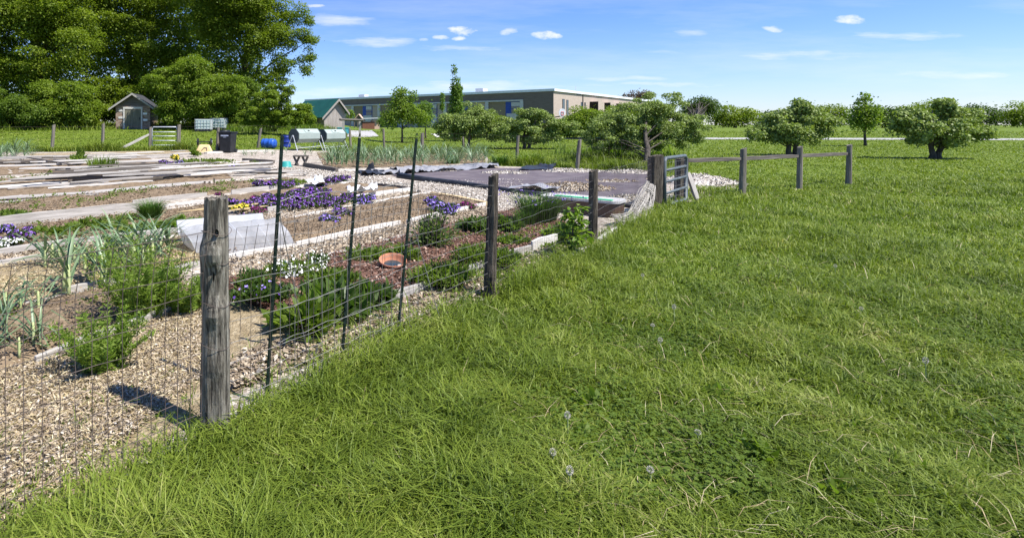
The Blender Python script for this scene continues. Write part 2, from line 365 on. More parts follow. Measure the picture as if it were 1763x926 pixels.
def clump_leaves(rng, cen, rad, n, leaf, flat=.65, up=.7, fill=.30):
    """leaves of one rounded clump: denser near its upper skin"""
    d = rdir(rng, n); d[:, 2] = np.where((d[:, 2] < -.25) & (rng.random(n) < .6), -d[:, 2], d[:, 2])
    r = rng.random(n) ** fill * (1 + .12 * np.sin(d[:, 0] * 7 + cen[0]) * np.cos(d[:, 2] * 6 + cen[2]))
    stray = rng.random(n) < .22; r = np.where(stray, r * (1 + rng.exponential(.28, n)), r)
    p = d * r[:, None] * np.array([rad, rad, rad * flat]) + cen; p[:, 2] -= stray * rng.random(n) * rad * .35
    N = unit(d * .8 + np.array([0, 0, up]) + rng.normal(size=(n, 3)) * .38)
    D = unit(d * .6 + rng.normal(size=(n, 3)) * .7 + np.array([0, 0, -.3]))
    L = leaf * rng.uniform(.65, 1.3, n)
    return leaf_quads(p, L, L * rng.uniform(.6, .9, n), D, N)

def tree(name, label, cat, base, ells, Y, leaf, nleaf, mat, seed, trunk_r=.2, nclump=40, crad=.30, depth=1.0, flat=.6,
         group=None, trunk_lean=0.0, limbs=True, up=.7, stems=1, shell=.45, bark='bark', fork=.35, nlimb=18):
    """ells: crown outline as ellipses (photo px cx, cy, rx, ry) standing at distance Y; base: ground point"""
    rng = np.random.default_rng(seed); rnd = random.Random(seed)
    base = Vector(base)
    t = thing(name, label, cat, base, 0, group)
    areas = np.array([e[2] * e[3] for e in ells], float); areas /= areas.sum()
    cl = []
    for e, a in zip(ells, areas):
        c = P(e[0], e[1], Y) - base; rx = e[2] / F * Y; rz = e[3] / F * Y; ry = rx * depth
        k = max(6, int(round(nclump * a)))
        for i in range(k):
            d = rng.normal(size=3); d /= np.linalg.norm(d)
            r = rng.uniform(shell, 1.0)
            cr = crad * min(rx, rz) * rng.uniform(.5, 1.5)
            cr = max(cr, min(leaf * 5 if leaf > .12 else leaf * 3, .7 * min(rx, rz)))
            q = np.array([d[0] * max(rx - cr * .8, .05), d[1] * max(ry - cr * .8, .05), d[2] * max(rz - cr * flat, .05)]) * r + np.array(c)
            cl.append((q, cr))
    w = np.array([c[1] ** 2 for c in cl]); w /= w.sum()
    parts = []
    gz = 0.02
    for (q, cr), ww in zip(cl, w):
        parts.append(clump_leaves(rng, q, cr, max(6, int(nleaf * ww)), leaf, flat * rng.uniform(.6, 1.25), up))
    V, Fs = merge(parts)
    keep = V.reshape(-1, 4, 3)[:, :, 2].min(1) > gz
    V = V.reshape(-1, 4, 3)[keep].reshape(-1, 3)
    link('crown', mesh_np('crown', V, [np.arange(len(V)).reshape(-1, 4)]), mat, t)
    # trunk and limbs
    mb = MB()
    zc = np.mean([c[0][2] for c in cl]); ztop = max(c[0][2] for c in cl); zlow = min(c[0][2] for c in cl)
    xc = np.mean([c[0][0] for c in cl]); yc = np.mean([c[0][1] for c in cl])
    spine = []
    for s in range(stems):
        ox = (s - (stems - 1) / 2) * trunk_r * 2.2
        top = Vector((xc * .8 + ox * 3, yc * .8, ztop * .88))
        pts = []; rad = []
        for i in range(8):
            f = i / 7
            p = Vector((ox, 0, -.12)).lerp(top, f); p.x += rnd.uniform(-1, 1) * trunk_r * .5 * (f > 0) + trunk_lean * f; p.y += rnd.uniform(-1, 1) * trunk_r * .5 * (f > 0)
            pts.append(p); rad.append(trunk_r * (1.25 if i == 0 else (1 - f * .9)))
        mb.tube(pts, rad, 9, jit=.08, rnd=rnd); spine.append((pts, rad))
    if limbs:
        for q, cr in cl[:: max(1, len(cl) // nlimb)]:
            pts, rad = spine[rnd.randrange(stems)]
            q = Vector(q)
            f = min(.9, max(fork * .6, (q.z / max(ztop, .1)) * .75 - .05)); i = int(f * 7)
            a = pts[i].lerp(pts[min(i + 1, 7)], f * 7 - i)
            m = a.lerp(q, .5) + Vector((rnd.uniform(-1, 1), rnd.uniform(-1, 1), rnd.uniform(0, 1))) * (q - a).length * .1
            r0 = min(rad[i] * .5, trunk_r * .26)
            mb.tube([a, a.lerp(m, .5), m, m.lerp(q, .55), q], [r0, r0 * .8, r0 * .55, r0 * .38, r0 * .15], 5, cap=False)
    mb.build('trunk', M[bark], t, smooth=True)
    return t

def mound(name, label, cat, loc, rx, ry, h, n, leaf, mat, seed, group=None, aspect=.5, upright=.5, fl=None, nfl=0, fsize=.03, ftop=.9, flname='flowers', rz=0, stems=0):
    """herb or bedding plant: a low uneven dome of small leaves, with its flowers as a child"""
    rng = np.random.default_rng(seed)
    t = thing(name, label, cat, loc, rz, group)
    k = max(5, int(n / 60))
    lob = rdir(rng, k) * rng.uniform(.2, .75, (k, 1)); lob[:, 2] = np.abs(lob[:, 2])
    which = rng.integers(0, k, n)
    d = rdir(rng, n); d[:, 2] = np.abs(d[:, 2])
    p = lob[which] * np.array([rx, ry, h * .75]) + d * (rng.random(n) ** .5)[:, None] * np.array([rx * .42, ry * .42, h * .38])
    p[:, 2] = np.maximum(p[:, 2], .008)
    out = unit(p / np.array([rx, ry, h]))
    D = unit(out * (1 - upright) + np.array([0, 0, upright]) + rng.normal(size=(n, 3)) * .4)
    N = unit(np.array([0, 0, .8]) + out * .4 + rng.normal(size=(n, 3)) * .4)
    L = leaf * rng.uniform(.6, 1.35, n)
    V, Fc = leaf_quads(p, L, L * aspect, D, N)
    link('foliage', mesh_np('foliage', V, [Fc]), mat, t)
    if fl is not None and nfl:
        w = rng.integers(0, k, nfl)
        d = rdir(rng, nfl); d[:, 2] = np.abs(d[:, 2]) * .8 + .3; d = unit(d)
        q = lob[w] * np.array([rx, ry, h * .75]) + d * np.array([rx * .45, ry * .45, h * .5]) * rng.uniform(.8, 1.15, (nfl, 1))
        q[:, 2] = np.maximum(q[:, 2], h * .25)
        fn = unit(d + np.array([.25, -.45, .5]) + rng.normal(size=(nfl, 3)) * .45)
        s1 = unit(np.cross(fn, rdir(rng, nfl))); s2 = np.cross(fn, s1)
        R = (fsize * rng.uniform(.7, 1.25, nfl))[:, None]
        ang = np.linspace(0, 2 * np.pi, 6)[:-1]
        Vf = np.stack([q + (s1 * np.cos(a) + s2 * np.sin(a)) * R * (1 + .15 * np.sin(3 * a)) + fn * R * .15 * np.cos(2 * a) for a in ang], 1).reshape(-1, 3)
        link(flname, mesh_np(flname, Vf, [np.arange(len(Vf)).reshape(-1, 5)]), fl, t)
    if stems:
        mb = MB(); rnd = random.Random(seed)
        for i in range(stems):
            a = rnd.uniform(0, 6.28); r = rnd.uniform(.2, .7)
            b = Vector((math.cos(a) * rx * .18, math.sin(a) * ry * .18, -.02)); e = Vector((math.cos(a) * rx * r, math.sin(a) * ry * r, h * rnd.uniform(.6, .95)))
            mb.tube([b, b.lerp(e, .5) + Vector((0, 0, h * .06)), e], [.008, .006, .003], 5)
        mb.build('stems', M['bark'], t)
    return t
def blade_plant(name, label, cat, loc, n, h, spread, width, mat, seed, group=None, lean=.5, curl=.5, fl=None, nfl=0, fsize=.02):
    rng = np.random.default_rng(seed)
    a = rng.uniform(0, 2 * np.pi, n); r = np.sqrt(rng.random(n)) * spread
    B = np.stack([np.cos(a) * r, np.sin(a) * r, np.zeros(n) - .01], 1)
    V, T = blades(B, h * rng.uniform(.55, 1.1, n), width * rng.uniform(.7, 1.3, n), rng, lean, curl, az=a + rng.normal(size=n) * .6)
    if fl is None:
        o = link(name, mesh_np(name, V, [T]), mat, None, loc); return tag(o, label, cat, group)
    t = thing(name, label, cat, loc, 0, group)
    link('leaf_blades', mesh_np('leaf_blades', V, [T]), mat, t)
    tips = V.reshape(-1, 5, 3)[:nfl, 4]
    q = tips + rng.normal(size=tips.shape) * .01; q[:, 2] = np.maximum(q[:, 2], h * .6)
    D = rdir(rng, len(q) * 3); V2, F2 = leaf_quads(np.repeat(q, 3, 0), fsize, fsize, D, rdir(rng, len(q) * 3))
    link('flowers', mesh_np('flowers', V2, [F2]), fl, t)
    return t
def leek_mesh(seed, h=.5, n=8):
    """pale stalk + fan of folded straps"""
    rng = np.random.default_rng(seed); rnd = random.Random(seed)
    Vs = []; Q = []; o = 0
    az0 = rnd.uniform(0, math.pi)
    for i in range(n):
        side = 1 if i % 2 else -1
        az = az0 + (0 if side > 0 else math.pi) + rnd.uniform(-.5, .5)
        f = i / n
        z0 = .06 * h + f * h * .3
        Ln = h * rnd.uniform(.65, 1.05); w = h * .042 * rnd.uniform(.8, 1.25)
        th = math.radians(rnd.uniform(6, 26) + (1 - f) * 22)   # from vertical
        p = np.array([0, 0, z0]); pts = [p]; kink = rnd.random() < .35
        for s in range(6):
            th += math.radians(rnd.uniform(3, 13)) + (math.radians(rnd.uniform(25, 70)) if kink and s == 3 else 0)
            p = p + Ln / 6 * np.array([math.sin(th) * math.cos(az), math.sin(th) * math.sin(az), math.cos(th)]); pts.append(p)
        sd = np.array([-math.sin(az), math.cos(az), 0])
        for j, q in enumerate(pts):
            ww = w * [.6, 1, 1, .9, .7, .42, .04][j]
            up = np.array([math.cos(az), math.sin(az), 0]) * ww * .35
            Vs += [q - sd * ww / 2 - up * 0 + np.array([0, 0, ww * .25]), q, q + sd * ww / 2 + np.array([0, 0, ww * .25])]
        for j in range(6):
            a = o + j * 3
            Q += [(a, a + 1, a + 4, a + 3), (a + 1, a + 2, a + 5, a + 4)]
        o += 21
    leaves = mesh_np('leaf_fan', np.array(Vs), [np.array(Q)])
    mb = MB(); mb.tube([(0, 0, -.03), (0, 0, h * .12), (.004, 0, h * .3), (.006, .003, h * .42)], [h * .028, h * .03, h * .028, h * .016], 7)
    return leaves, mb

# ------------------------------------------------------------------ setting: ground
def grid_sheet(name, xs, ys, mat, zf, mask=None):
    X, Y = np.meshgrid(xs, ys)
    V = np.stack([X, Y, zf(X, Y)], -1).reshape(-1, 3)
    nx = len(xs); i = np.arange(nx - 1)[None, :] + np.arange(len(ys) - 1)[:, None] * nx
    Q = np.stack([i, i + 1, i + nx + 1, i + nx], -1)
    if mask is not None:
        cx = (X[:-1, :-1] + X[1:, 1:]) / 2; cy = (Y[:-1, :-1] + Y[1:, 1:]) / 2
        Q = Q[mask(cx, cy)]
    Q = Q.reshape(-1, 4)
    used = np.unique(Q); rm = np.zeros(len(V), int); rm[used] = np.arange(len(used))
    return link(name, mesh_np(name, V[used], [rm[Q]], smooth=True), mat)
def in_poly(px, py, poly):
    r = np.zeros(px.shape, bool); n = len(poly)
    for i in range(n):
        x1, y1 = poly[i]; x2, y2 = poly[(i + 1) % n]
        c = ((y1 > py) != (y2 > py)) & (px < (x2 - x1) * (py - y1) / ((y2 - y1) if y2 != y1 else 1e-9) + x1)
        r ^= c
    return r
def vnoise(X, Y, s, seed):
    """smooth value noise for ground relief"""
    r = np.random.default_rng(seed); T = r.uniform(-1, 1, (64, 64))
    x = X * s + 500; y = Y * s + 500
    i = np.floor(x).astype(int); j = np.floor(y).astype(int); fx = sstep(x - i); fy = sstep(y - j)
    g = lambda a, b: T[a % 64, b % 64]
    return (g(i, j) * (1 - fx) + g(i + 1, j) * fx) * (1 - fy) + (g(i, j + 1) * (1 - fx) + g(i + 1, j + 1) * fx) * fy

xs = np.unique(np.concatenate([np.arange(-60, 90.1, 1), np.linspace(-450, -60, 40), np.linspace(90, 500, 40)]))
ys = np.unique(np.concatenate([np.arange(-20, 60.1, 1), np.arange(60, 130.1, 5), np.linspace(130, 700, 40)]))
kind(grid_sheet('ground', xs, ys, M['lawn'], lambda X, Y: tz(X, Y)), 'structure')

FP = [(-.70, 2.96), (1.31, 5.25), (3.30, 7.60), (5.98, 11.0)]          # fence posts along the verge
back = [G(1112, 300), G(1000, 292), G(852, 287), G(836, 268), G(700, 261), G(545, 261), G(330, 261), G(60, 263), G(-60, 263)]
GARDEN = [(-4.0, -.8)] + FP + [(7.2, 11.9), (10.2, 14.6)] + [(p.x, p.y) for p in back] + [(-22, 18), (-14, 3)]
gx = np.arange(-24, 12, .1); gy = np.arange(-1, 34, .1)
kind(grid_sheet('garden_path', gx, gy, M['stones'], lambda X, Y: tz(X, Y) + .028 + vnoise(X, Y, 1.3, 3) * .008, lambda X, Y: in_poly(X, Y, GARDEN)), 'structure')

def pix_patch(name, c, mat, n=40, m=14, dz=.06, amp=.03, sc=2.5, seed=1, crown=0.0):
    """bed of soil between four photo-calibrated corners (UL, UR, LR, LL)"""
    q = [G(*p) for p in c]
    U, W = np.meshgrid(np.linspace(0, 1, n), np.linspace(0, 1, m))
    A = [np.array(p) for p in q]
    X = (A[0][0] * (1 - U) + A[1][0] * U) * (1 - W) + (A[3][0] * (1 - U) + A[2][0] * U) * W
    Y = (A[0][1] * (1 - U) + A[1][1] * U) * (1 - W) + (A[3][1] * (1 - U) + A[2][1] * U) * W
    edge = np.minimum(np.minimum(U, 1 - U) * n / 2, np.minimum(W, 1 - W) * m / 2).clip(0, 1)
    Z = tz(X, Y) + .035 + (dz - .035) * edge + (vnoise(X, Y, sc, seed) + .6 * vnoise(X, Y, sc * 2.7, seed + 1) + .4 * vnoise(X, Y, sc * 6, seed + 2)) * amp * edge + crown * np.sin(W * np.pi) * edge
    V = np.stack([X, Y, Z], -1).reshape(-1, 3)
    i = np.arange(n - 1)[None, :] + np.arange(m - 1)[:, None] * n
    Q = np.stack([i, i + n, i + n + 1, i + 1], -1).reshape(-1, 4)
    o = link(name, mesh_np(name, V, [Q], smooth=True), mat)
    kind(o, 'structure')
    return q
BEDS = {}
BEDS['D'] = pix_patch('bed_soil', [(-30, 400), (356, 355), (356, 394), (-30, 440)], M['soil'], 60, 16, .09, seed=11)
BEDS['E'] = pix_patch('bed_soil', [(-30, 354), (505, 309), (505, 322), (-30, 386)], M['soil'], 70, 14, .08, seed=12)
BEDS['F'] = pix_patch('bed_soil', [(-30, 312), (440, 282), (450, 288), (-30, 325)], M['soil'], 60, 10, .08, seed=13)
BEDS['L'] = pix_patch('straw_bed', [(-40, 478), (312, 418), (354, 455), (-60, 548)], M['straw'], 60, 24, .10, seed=14)
BEDS['B'] = pix_patch('bed_soil', [(285, 419), (742, 338), (834, 357), (348, 457)], M['soil'], 90, 26, .10, seed=15)
BEDS['C'] = pix_patch('mulch_bed', [(372, 500), (895, 364), (1006, 404), (520, 584)], M['mulch'], 90, 34, .11, seed=16)
BEDS['P'] = pix_patch('bed_soil', [(356, 345), (600, 319), (704, 331), (420, 371)], M['soil'], 60, 16, .10, seed=17)
BEDS['O'] = pix_patch('bed_soil', [(545, 264), (832, 261), (836, 281), (560, 292)], M['soil'], 50, 12, .07, seed=18)
BEDS['S'] = pix_patch('straw_bed', [(52, 266), (335, 259), (335, 265), (50, 273)], M['straw'], 40, 6, .06, seed=19)
BEDS['N'] = pix_patch('bed_soil', [(-80, 560), (300, 478), (352, 520), (-120, 700)], M['soil'], 50, 24, .09, seed=20)

pix_patch('chip_path', [(-140, 700), (352, 512), (395, 690), (-60, 1020)], M['straw'], 40, 24, .045, .015, seed=27)
pix_patch('chip_path', [(350, 512), (735, 512), (560, 600), (392, 690)], M['straw'], 30, 14, .042, .012, seed=28)
# road, sand patch and gravel patch on the far lawn
def strip(name, c, mat, dz=.03):
    pix_patch(name, c, mat, 50, 6, dz, .0)
strip('road', [(960, 237), (2100, 240), (2100, 243), (960, 240)], M['asphalt'], .06)
strip('sand_patch', [(742, 231), (783, 230), (792, 238), (752, 237)], M['sand'], .08)
strip('gravel_patch', [(598, 225), (640, 225), (652, 235), (598, 236)], M['asphalt'], .08)

# ------------------------------------------------------------------ grass and loose bits (nobody could count these)
fd = np.array([FP[3][0] - FP[0][0], FP[3][1] - FP[0][1]]); fd = fd / np.linalg.norm(fd)
def fence_side(X, Y):
    """metres outside the fence line (positive = verge)"""
    return (X - FP[0][0]) * fd[1] - (Y - FP[0][1]) * fd[0]
def sample_wedge(rng, n, y0, y1, k0, k1):
    Y = np.exp(rng.uniform(np.log(y0), np.log(y1), n)); X = rng.uniform(k0, k1, n) * Y
    return X, Y
rng = np.random.default_rng(101)
X, Y = sample_wedge(rng, 400000, 1.7, 17, -1.0, 2.0)
s = fence_side(X, Y); ok = (s > .05 + rng.normal(size=len(s)) * .09) & ~(in_poly(X, Y, GARDEN) & (s < -.3))
X, Y, s = X[ok], Y[ok], s[ok]
tuft = sstep(vnoise(X, Y, 1.6, 5) * .5 + .5) * .6 + .4 * sstep(vnoise(X, Y, 5, 6) * .5 + .5)
edge = np.exp(-np.maximum(s, 0) / .5)
H = (.045 + .13 * tuft ** 1.5 + .08 * edge + .07 * sstep(vnoise(X, Y, .45, 7) * .7 + .3)) * rng.uniform(.6, 1.25, len(X)) * (1 + .01 * Y)
B = np.stack([X, Y, tz(X, Y) - .005], 1)
V, T = blades(B, H, (.0035 + .00085 * Y) * rng.uniform(.7, 1.4, len(X)), rng, .7, .8)
kind(link('verge_grass', mesh_np('verge_grass', V, [T]), M['grass']), 'stuff')
# clover and plantain leaves low in the verge, dry stalks lying through it
X, Y = sample_wedge(rng, 60000, 1.9, 11, -.6, 1.4); s = fence_side(X, Y)
ok = (s > .1) & (vnoise(X, Y, 1.1, 71) + .5 * vnoise(X, Y, 3.1, 72) > .35); X, Y = X[ok], Y[ok]
p = np.stack([X, Y, tz(X, Y) + rng.uniform(.03, .10, len(X))], 1)
p = np.repeat(p, 3, 0); az = rng.uniform(0, 6.28, len(X)).repeat(3) + np.tile([0, 2.1, 4.2], len(X))
Dc = np.stack([np.cos(az), np.sin(az), .15 + 0 * az], 1)
V, Fc = leaf_quads(p, rng.uniform(.010, .018, len(p)), .014, Dc, unit(np.array([0, 0, 1.]) + rng.normal(size=(len(p), 3)) * .25), .1)
kind(link('clover', mesh_np('clover', V, [Fc]), M['lf_mid']), 'stuff')
X, Y = sample_wedge(rng, 2600, 1.9, 14, -.6, 1.4); s = fence_side(X, Y); ok = s > 0; X, Y = X[ok], Y[ok]
V, T = blades(np.stack([X, Y, tz(X, Y) + .03], 1), rng.uniform(.05, .13, len(X)), .0014 + .0004 * Y, rng, 1.5, .9)
kind(link('dry_grass', mesh_np('dry_grass', V, [T]), M['strawbits']), 'stuff')
X, Y = sample_wedge(rng, 200000, 13, 75, -1.0, 1.7)
ok = ~in_poly(X, Y, GARDEN) & ~((np.abs(X - 24) < 12) & (Y > 100)); X, Y = X[ok], Y[ok]
H = (.05 + .06 * sstep(vnoise(X, Y, .35, 8) * .5 + .5)) * rng.uniform(.6, 1.3, len(X)) * (1 + .006 * Y)
V, T = blades(np.stack([X, Y, tz(X, Y) - .01], 1), H, .0011 * Y * rng.uniform(.7, 1.4, len(X)) + .008, rng, 1.3, .7)
kind(link('lawn_grass', mesh_np('lawn_grass', V, [T]), M['grass']), 'stuff')
# rank weeds along the tree line and round the back fence
def weeds(name, pts, hgt, n, wid, seed, mat):
    r = np.random.default_rng(seed); Xs = []; Ys = []
    for (x0, y0, x1, y1, w) in pts:
        a = G(x0, y0); b = G(x1, y1); t = r.random(n)
        Xs.append(a.x + (b.x - a.x) * t + r.normal(size=n) * w); Ys.append(a.y + (b.y - a.y) * t + r.normal(size=n) * w)
    X = np.concatenate(Xs); Y = np.concatenate(Ys)
    Hh = hgt * r.uniform(.4, 1.2, len(X)) * (.5 + sstep(vnoise(X, Y, .8, seed) * .5 + .5))
    V, T = blades(np.stack([X, Y, tz(X, Y)], 1), Hh, wid * r.uniform(.6, 1.4, len(X)), r, .6, .6)
    kind(link(name, mesh_np(name, V, [T]), mat), 'stuff')
weeds('weeds', [(-60, 224, 190, 222, 1.0), (-60, 220, 190, 219, 1.2), (270, 221, 420, 222, .7)], .6, 6000, .05, 31, M['grass'])
weeds('weeds', [(850, 284, 1110, 294, .25), (1000, 283, 1110, 284, .9), (1040, 276, 1110, 282, .8), (60, 262, 330, 260, .15), (600, 262, 840, 264, .25)], .42, 2600, .018, 32, M['grass'])
weeds('undergrowth', [(1010, 268, 1110, 268, .7), (420, 228, 560, 226, .8)], .6, 3000, .05, 33, M['lf_mid'])

def bits(name, c, n, lmin, lmax, wid, mat, seed, z=.05, thick=.3):
    """loose flakes lying on a path or bed"""
    r = np.random.default_rng(seed)
    q = [np.array(G(*p)) for p in c]
    U = r.random(n)[:, None]; W = r.random(n)[:, None]
    p = (q[0] * (1 - U) + q[1] * U) * (1 - W) + (q[3] * (1 - U) + q[2] * U) * W
    p[:, 2] = tz(p[:, 0], p[:, 1]) + z + r.uniform(0, .025, n)
    L = r.uniform(lmin, lmax, n); D = rdir(r, n); D[:, 2] *= .3
    N = unit(np.array([0, 0, 1.]) + r.normal(size=(n, 3)) * thick)
    V, Fc = leaf_quads(p, L, L * wid * r.uniform(.6, 1.4, n), D, N, .1)
    kind(link(name, mesh_np(name, V, [Fc]), mat), 'stuff')
bits('wood_chips', [(-20, 446), (330, 402), (330, 412), (-20, 470)], 5000, .02, .07, .5, M['chips'], 41)
bits('wood_chips', [(350, 460), (836, 360), (870, 374), (380, 500)], 11000, .02, .06, .5, M['chips'], 42)
bits('wood_chips', [(735, 512), (1000, 412), (1040, 425), (800, 530)], 7000, .02, .07, .5, M['chips'], 43)
bits('wood_chips', [(420, 620), (735, 512), (800, 530), (360, 700)], 9000, .02, .06, .5, M['chips'], 44)
bits('wood_chips', [(400, 372), (704, 333), (740, 337), (470, 388)], 4000, .02, .06, .5, M['chips'], 45)
bits('straw_litter', [(-40, 480), (312, 419), (354, 456), (-60, 548)], 22000, .015, .06, .16, M['strawbits'], 46, .10)
bits('straw_litter', [(545, 264), (832, 261), (836, 281), (560, 292)], 1500, .05, .14, .2, M['strawbits'], 47, .07)
bits('bark_mulch', [(372, 502), (895, 366), (1004, 404), (520, 584)], 26000, .015, .055, .45, M['bark_bits'], 48, .105)
bits('path_pebbles', [(600, 318), (900, 310), (900, 368), (700, 334)], 9000, .02, .05, .8, M['pebbles'], 49, .035)
bits('path_pebbles', [(440, 288), (640, 298), (720, 330), (600, 318)], 6000, .03, .06, .8, M['pebbles'], 50, .035)
bits('soil_clods', [(290, 420), (742, 339), (832, 357), (350, 456)], 9000, .01, .04, .8, M['clods'], 51, .10)
bits('soil_clods', [(-30, 402), (356, 357), (356, 393), (-30, 438)], 6000, .012, .045, .8, M['clods'], 52, .09)
bits('soil_clods', [(-30, 356), (505, 310), (505, 321), (-30, 384)], 6000, .015, .05, .8, M['clods'], 53, .08)
bits('soil_clods', [(-80, 562), (300, 480), (352, 518), (-120, 690)], 7000, .01, .03, .8, M['clods'], 54, .085)
bits('path_litter', [(-120, 700), (352, 520), (380, 640), (-60, 1000)], 26000, .008, .034, .4, M['chips'], 55, .06)
bits('path_litter', [(-120, 700), (352, 520), (380, 640), (-60, 1000)], 16000, .015, .06, .12, M['strawbits'], 56, .06)
weeds('fence_grass', [(865, 524, 1035, 434, .10), (1035, 434, 1135, 368, .12), (890, 517, 1040, 440, .08)], .24, 700, .0055, 34, M['grass'])
X, Y = sample_wedge(rng, 60000, 1.9, 8, -1.0, .6); s = fence_side(X, Y)
ok = (s < .05) & (s > -.75) & (rng.random(len(s)) < .30 * np.exp(s / .22) + .02); X, Y = X[ok], Y[ok]
V, T = blades(np.stack([X, Y, tz(X, Y) + .02], 1), rng.uniform(.05, .17, len(X)), .005, rng, .7, .8)
kind(link('fence_grass', mesh_np('fence_grass', V, [T]), M['grass']), 'stuff')
# sparse weed seedlings over the beds
def seedlings(name, c, n, size, seed, mat, z=.09):
    r = np.random.default_rng(seed); q = [np.array(G(*p)) for p in c]
    U = r.random(n)[:, None]; W = r.random(n)[:, None]
    p = (q[0] * (1 - U) + q[1] * U) * (1 - W) + (q[3] * (1 - U) + q[2] * U) * W
    keep = vnoise(p[:, 0], p[:, 1], 2.2, seed) > .05
    p = np.repeat(p[keep], 7, 0); p += r.normal(size=p.shape) * size * .5
    p[:, 2] = tz(p[:, 0], p[:, 1]) + z + r.uniform(0, size * .8, len(p))
    V, Fc = leaf_quads(p, size * r.uniform(.5, 1.2, len(p)), size * .5, rdir(r, len(p)) + np.array([0, 0, .4]), unit(np.array([0, 0, 1.]) + r.normal(size=(len(p), 3)) * .4))
    kind(link(name, mesh_np(name, V, [Fc]), mat), 'stuff')
seedlings('weed_seedlings', [(-30, 356), (505, 310), (505, 321), (-30, 384)], 420, .07, 61, M['lf_herb'], .08)
seedlings('weed_seedlings', [(60, 395), (356, 372), (356, 393), (60, 425)], 420, .06, 62, M['lf_herb'], .09)
seedlings('weed_seedlings', [(-30, 312), (440, 283), (450, 288), (-30, 324)], 160, .08, 63, M['lf_herb'], .08)
seedlings('weed_seedlings', [(740, 505), (1000, 405), (1040, 420), (800, 540)], 500, .05, 64, M['lf_herb'], .05)
seedlings('weed_seedlings', [(-80, 562), (300, 480), (352, 518), (-120, 690)], 420, .035, 65, M['lf_herb'], .08)
seedlings('weed_seedlings', [(640, 445), (900, 370), (1000, 404), (760, 480)], 260, .05, 66, M['lf_herb'], .1)
seedlings('weed_seedlings', [(-120, 720), (352, 530), (385, 660), (-60, 1000)], 60, .03, 67, M['lf_herb'], .05)
# ------------------------------------------------------------------ boards
RB = random.Random(77)
def board(name, a, b, w, h, mat, label, cat, group=None, z=0.0, roll=0.0, bow=.006):
    """plank from ground point a to b: w across, h high"""
    a = Vector(a); b = Vector(b); d = b - a; L = d.length
    n = max(4, int(L / .4))
    vs = []; fs = []
    for i in range(n + 1):
        x = L * i / n
        oy = RB.uniform(-bow, bow); oz = RB.uniform(-bow, bow) * .8
        e = .012 if i in (0, n) else 0
        for (y, zz) in ((-w / 2 + e, e), (w / 2 - e, e), (w / 2 - e, h - e), (-w / 2 + e, h - e)):
            vs.append((x, y + oy + RB.uniform(-.002, .002), zz + oz + RB.uniform(-.002, .002)))
    for i in range(n):
        q = i * 4
        for k in range(4): fs.append((q + k, q + (k + 1) % 4, q + 4 + (k + 1) % 4, q + 4 + k))
    fs.append((3, 2, 1, 0)); fs.append((n * 4, n * 4 + 1, n * 4 + 2, n * 4 + 3))
    mb = MB(); mb.add(vs, fs)
    o = mb.build(name, mat, None, bevel=.006 if L < 12 else 0)
    x = d.normalized(); y = Vector((0, 0, 1)).cross(x).normalized(); zz = x.cross(y)
    R = Matrix((x, y, zz)).transposed().to_4x4() @ Matrix.Rotation(roll, 4, 'X')
    o.matrix_world = Matrix.Translation(a + Vector((0, 0, z))) @ R
    return tag(o, label, cat, group)
def plank(p, q, label, mat='wood', w=.05, h=.15, z=-.01, name='bed_plank', cat='plank', group=None):
    return board(name, G(*p), G(*q), w, h, M[mat], label, cat, group, z)

plank((-30, 452), (145, 425), 'long grey bed plank behind the nearest leeks, at the left frame edge')
plank((150, 425), (318, 406), 'shorter grey bed plank running from the leeks towards the clear cover')
plank((-30, 474), (92, 455), 'low grey plank along the far edge of the straw leek bed')
plank((190, 442), (312, 419), 'low plank behind the leeks nearest the clear cover', 'wood_pale')
plank((112, 512), (215, 494), 'grey plank at the front of the straw leek bed', h=.12)
plank((262, 486), (352, 462), 'plank showing behind the feathery green plant beside the corner post', h=.12)
plank((-30, 399), (236, 367), 'broad pale plank facing the stone path, left of the chive tuft', h=.22)
plank((-30, 389), (203, 361), 'thin dark-sided plank above the broad pale plank', h=.10)
plank((228, 356), (356, 341), 'grey plank just above the chive tuft')
plank((284, 363), (356, 353), 'pale plank right of the chive tuft along the stone path', 'wood_pale', h=.13)
plank((398, 337), (506, 325), 'grey plank between the two purple pansy rows, left of the green stake')
plank((508, 325), (604, 317), 'pale plank behind the thickest purple pansies', 'wood_pale', h=.10)
plank((100, 349), (300, 328), 'thin bleached plank edging the weedy soil bed', 'wood_pale', h=.07)
plank((300, 328), (500, 307), 'thin bleached plank ending at the upper pansy row', 'wood_pale', h=.08)
plank((460, 370), (600, 349), 'grey plank in front of the thickest purple pansies', h=.16)
plank((600, 349), (706, 333), 'pale plank ending at the open corner of the pansy bed', 'wood_pale', h=.16)
plank((640, 323), (706, 331), 'dark short plank closing the pansy bed at its right end', 'wood_dark', h=.14)
plank((482, 388), (620, 360), 'pale plank along the back of the bare soil bed behind the green stakes', 'wood_pale', h=.12)
plank((620, 360), (742, 337), 'pale plank at the back of the bare soil bed, by the stone path', 'wood_pale', h=.12)
plank((742, 338), (838, 356), 'yellowish board closing the far end of the bare soil bed', 'wood_yellow', w=.10, h=.12)
plank((352, 460), (510, 432), 'plank at the front foot of the clear cover', 'wood_pale', h=.12)
plank((510, 432), (690, 392), 'long plank at the front of the bare soil bed, behind the white flowers', 'wood_pale', h=.14)
plank((700, 390), (836, 359), 'front plank of the bare soil bed, behind the twiggy bush', 'wood_pale', h=.14)
plank((536, 455), (640, 432), 'plank edging the bark bed behind the white flowers', 'wood_pale', h=.10)
plank((660, 425), (762, 403), 'plank edging the bark bed beside the twiggy bush', h=.12)
plank((560, 570), (738, 508), 'nearest grey plank of the bark bed, half in the grass', h=.16)
plank((738, 508), (914, 440), 'long grey plank of the bark bed passing behind the second post', h=.16)
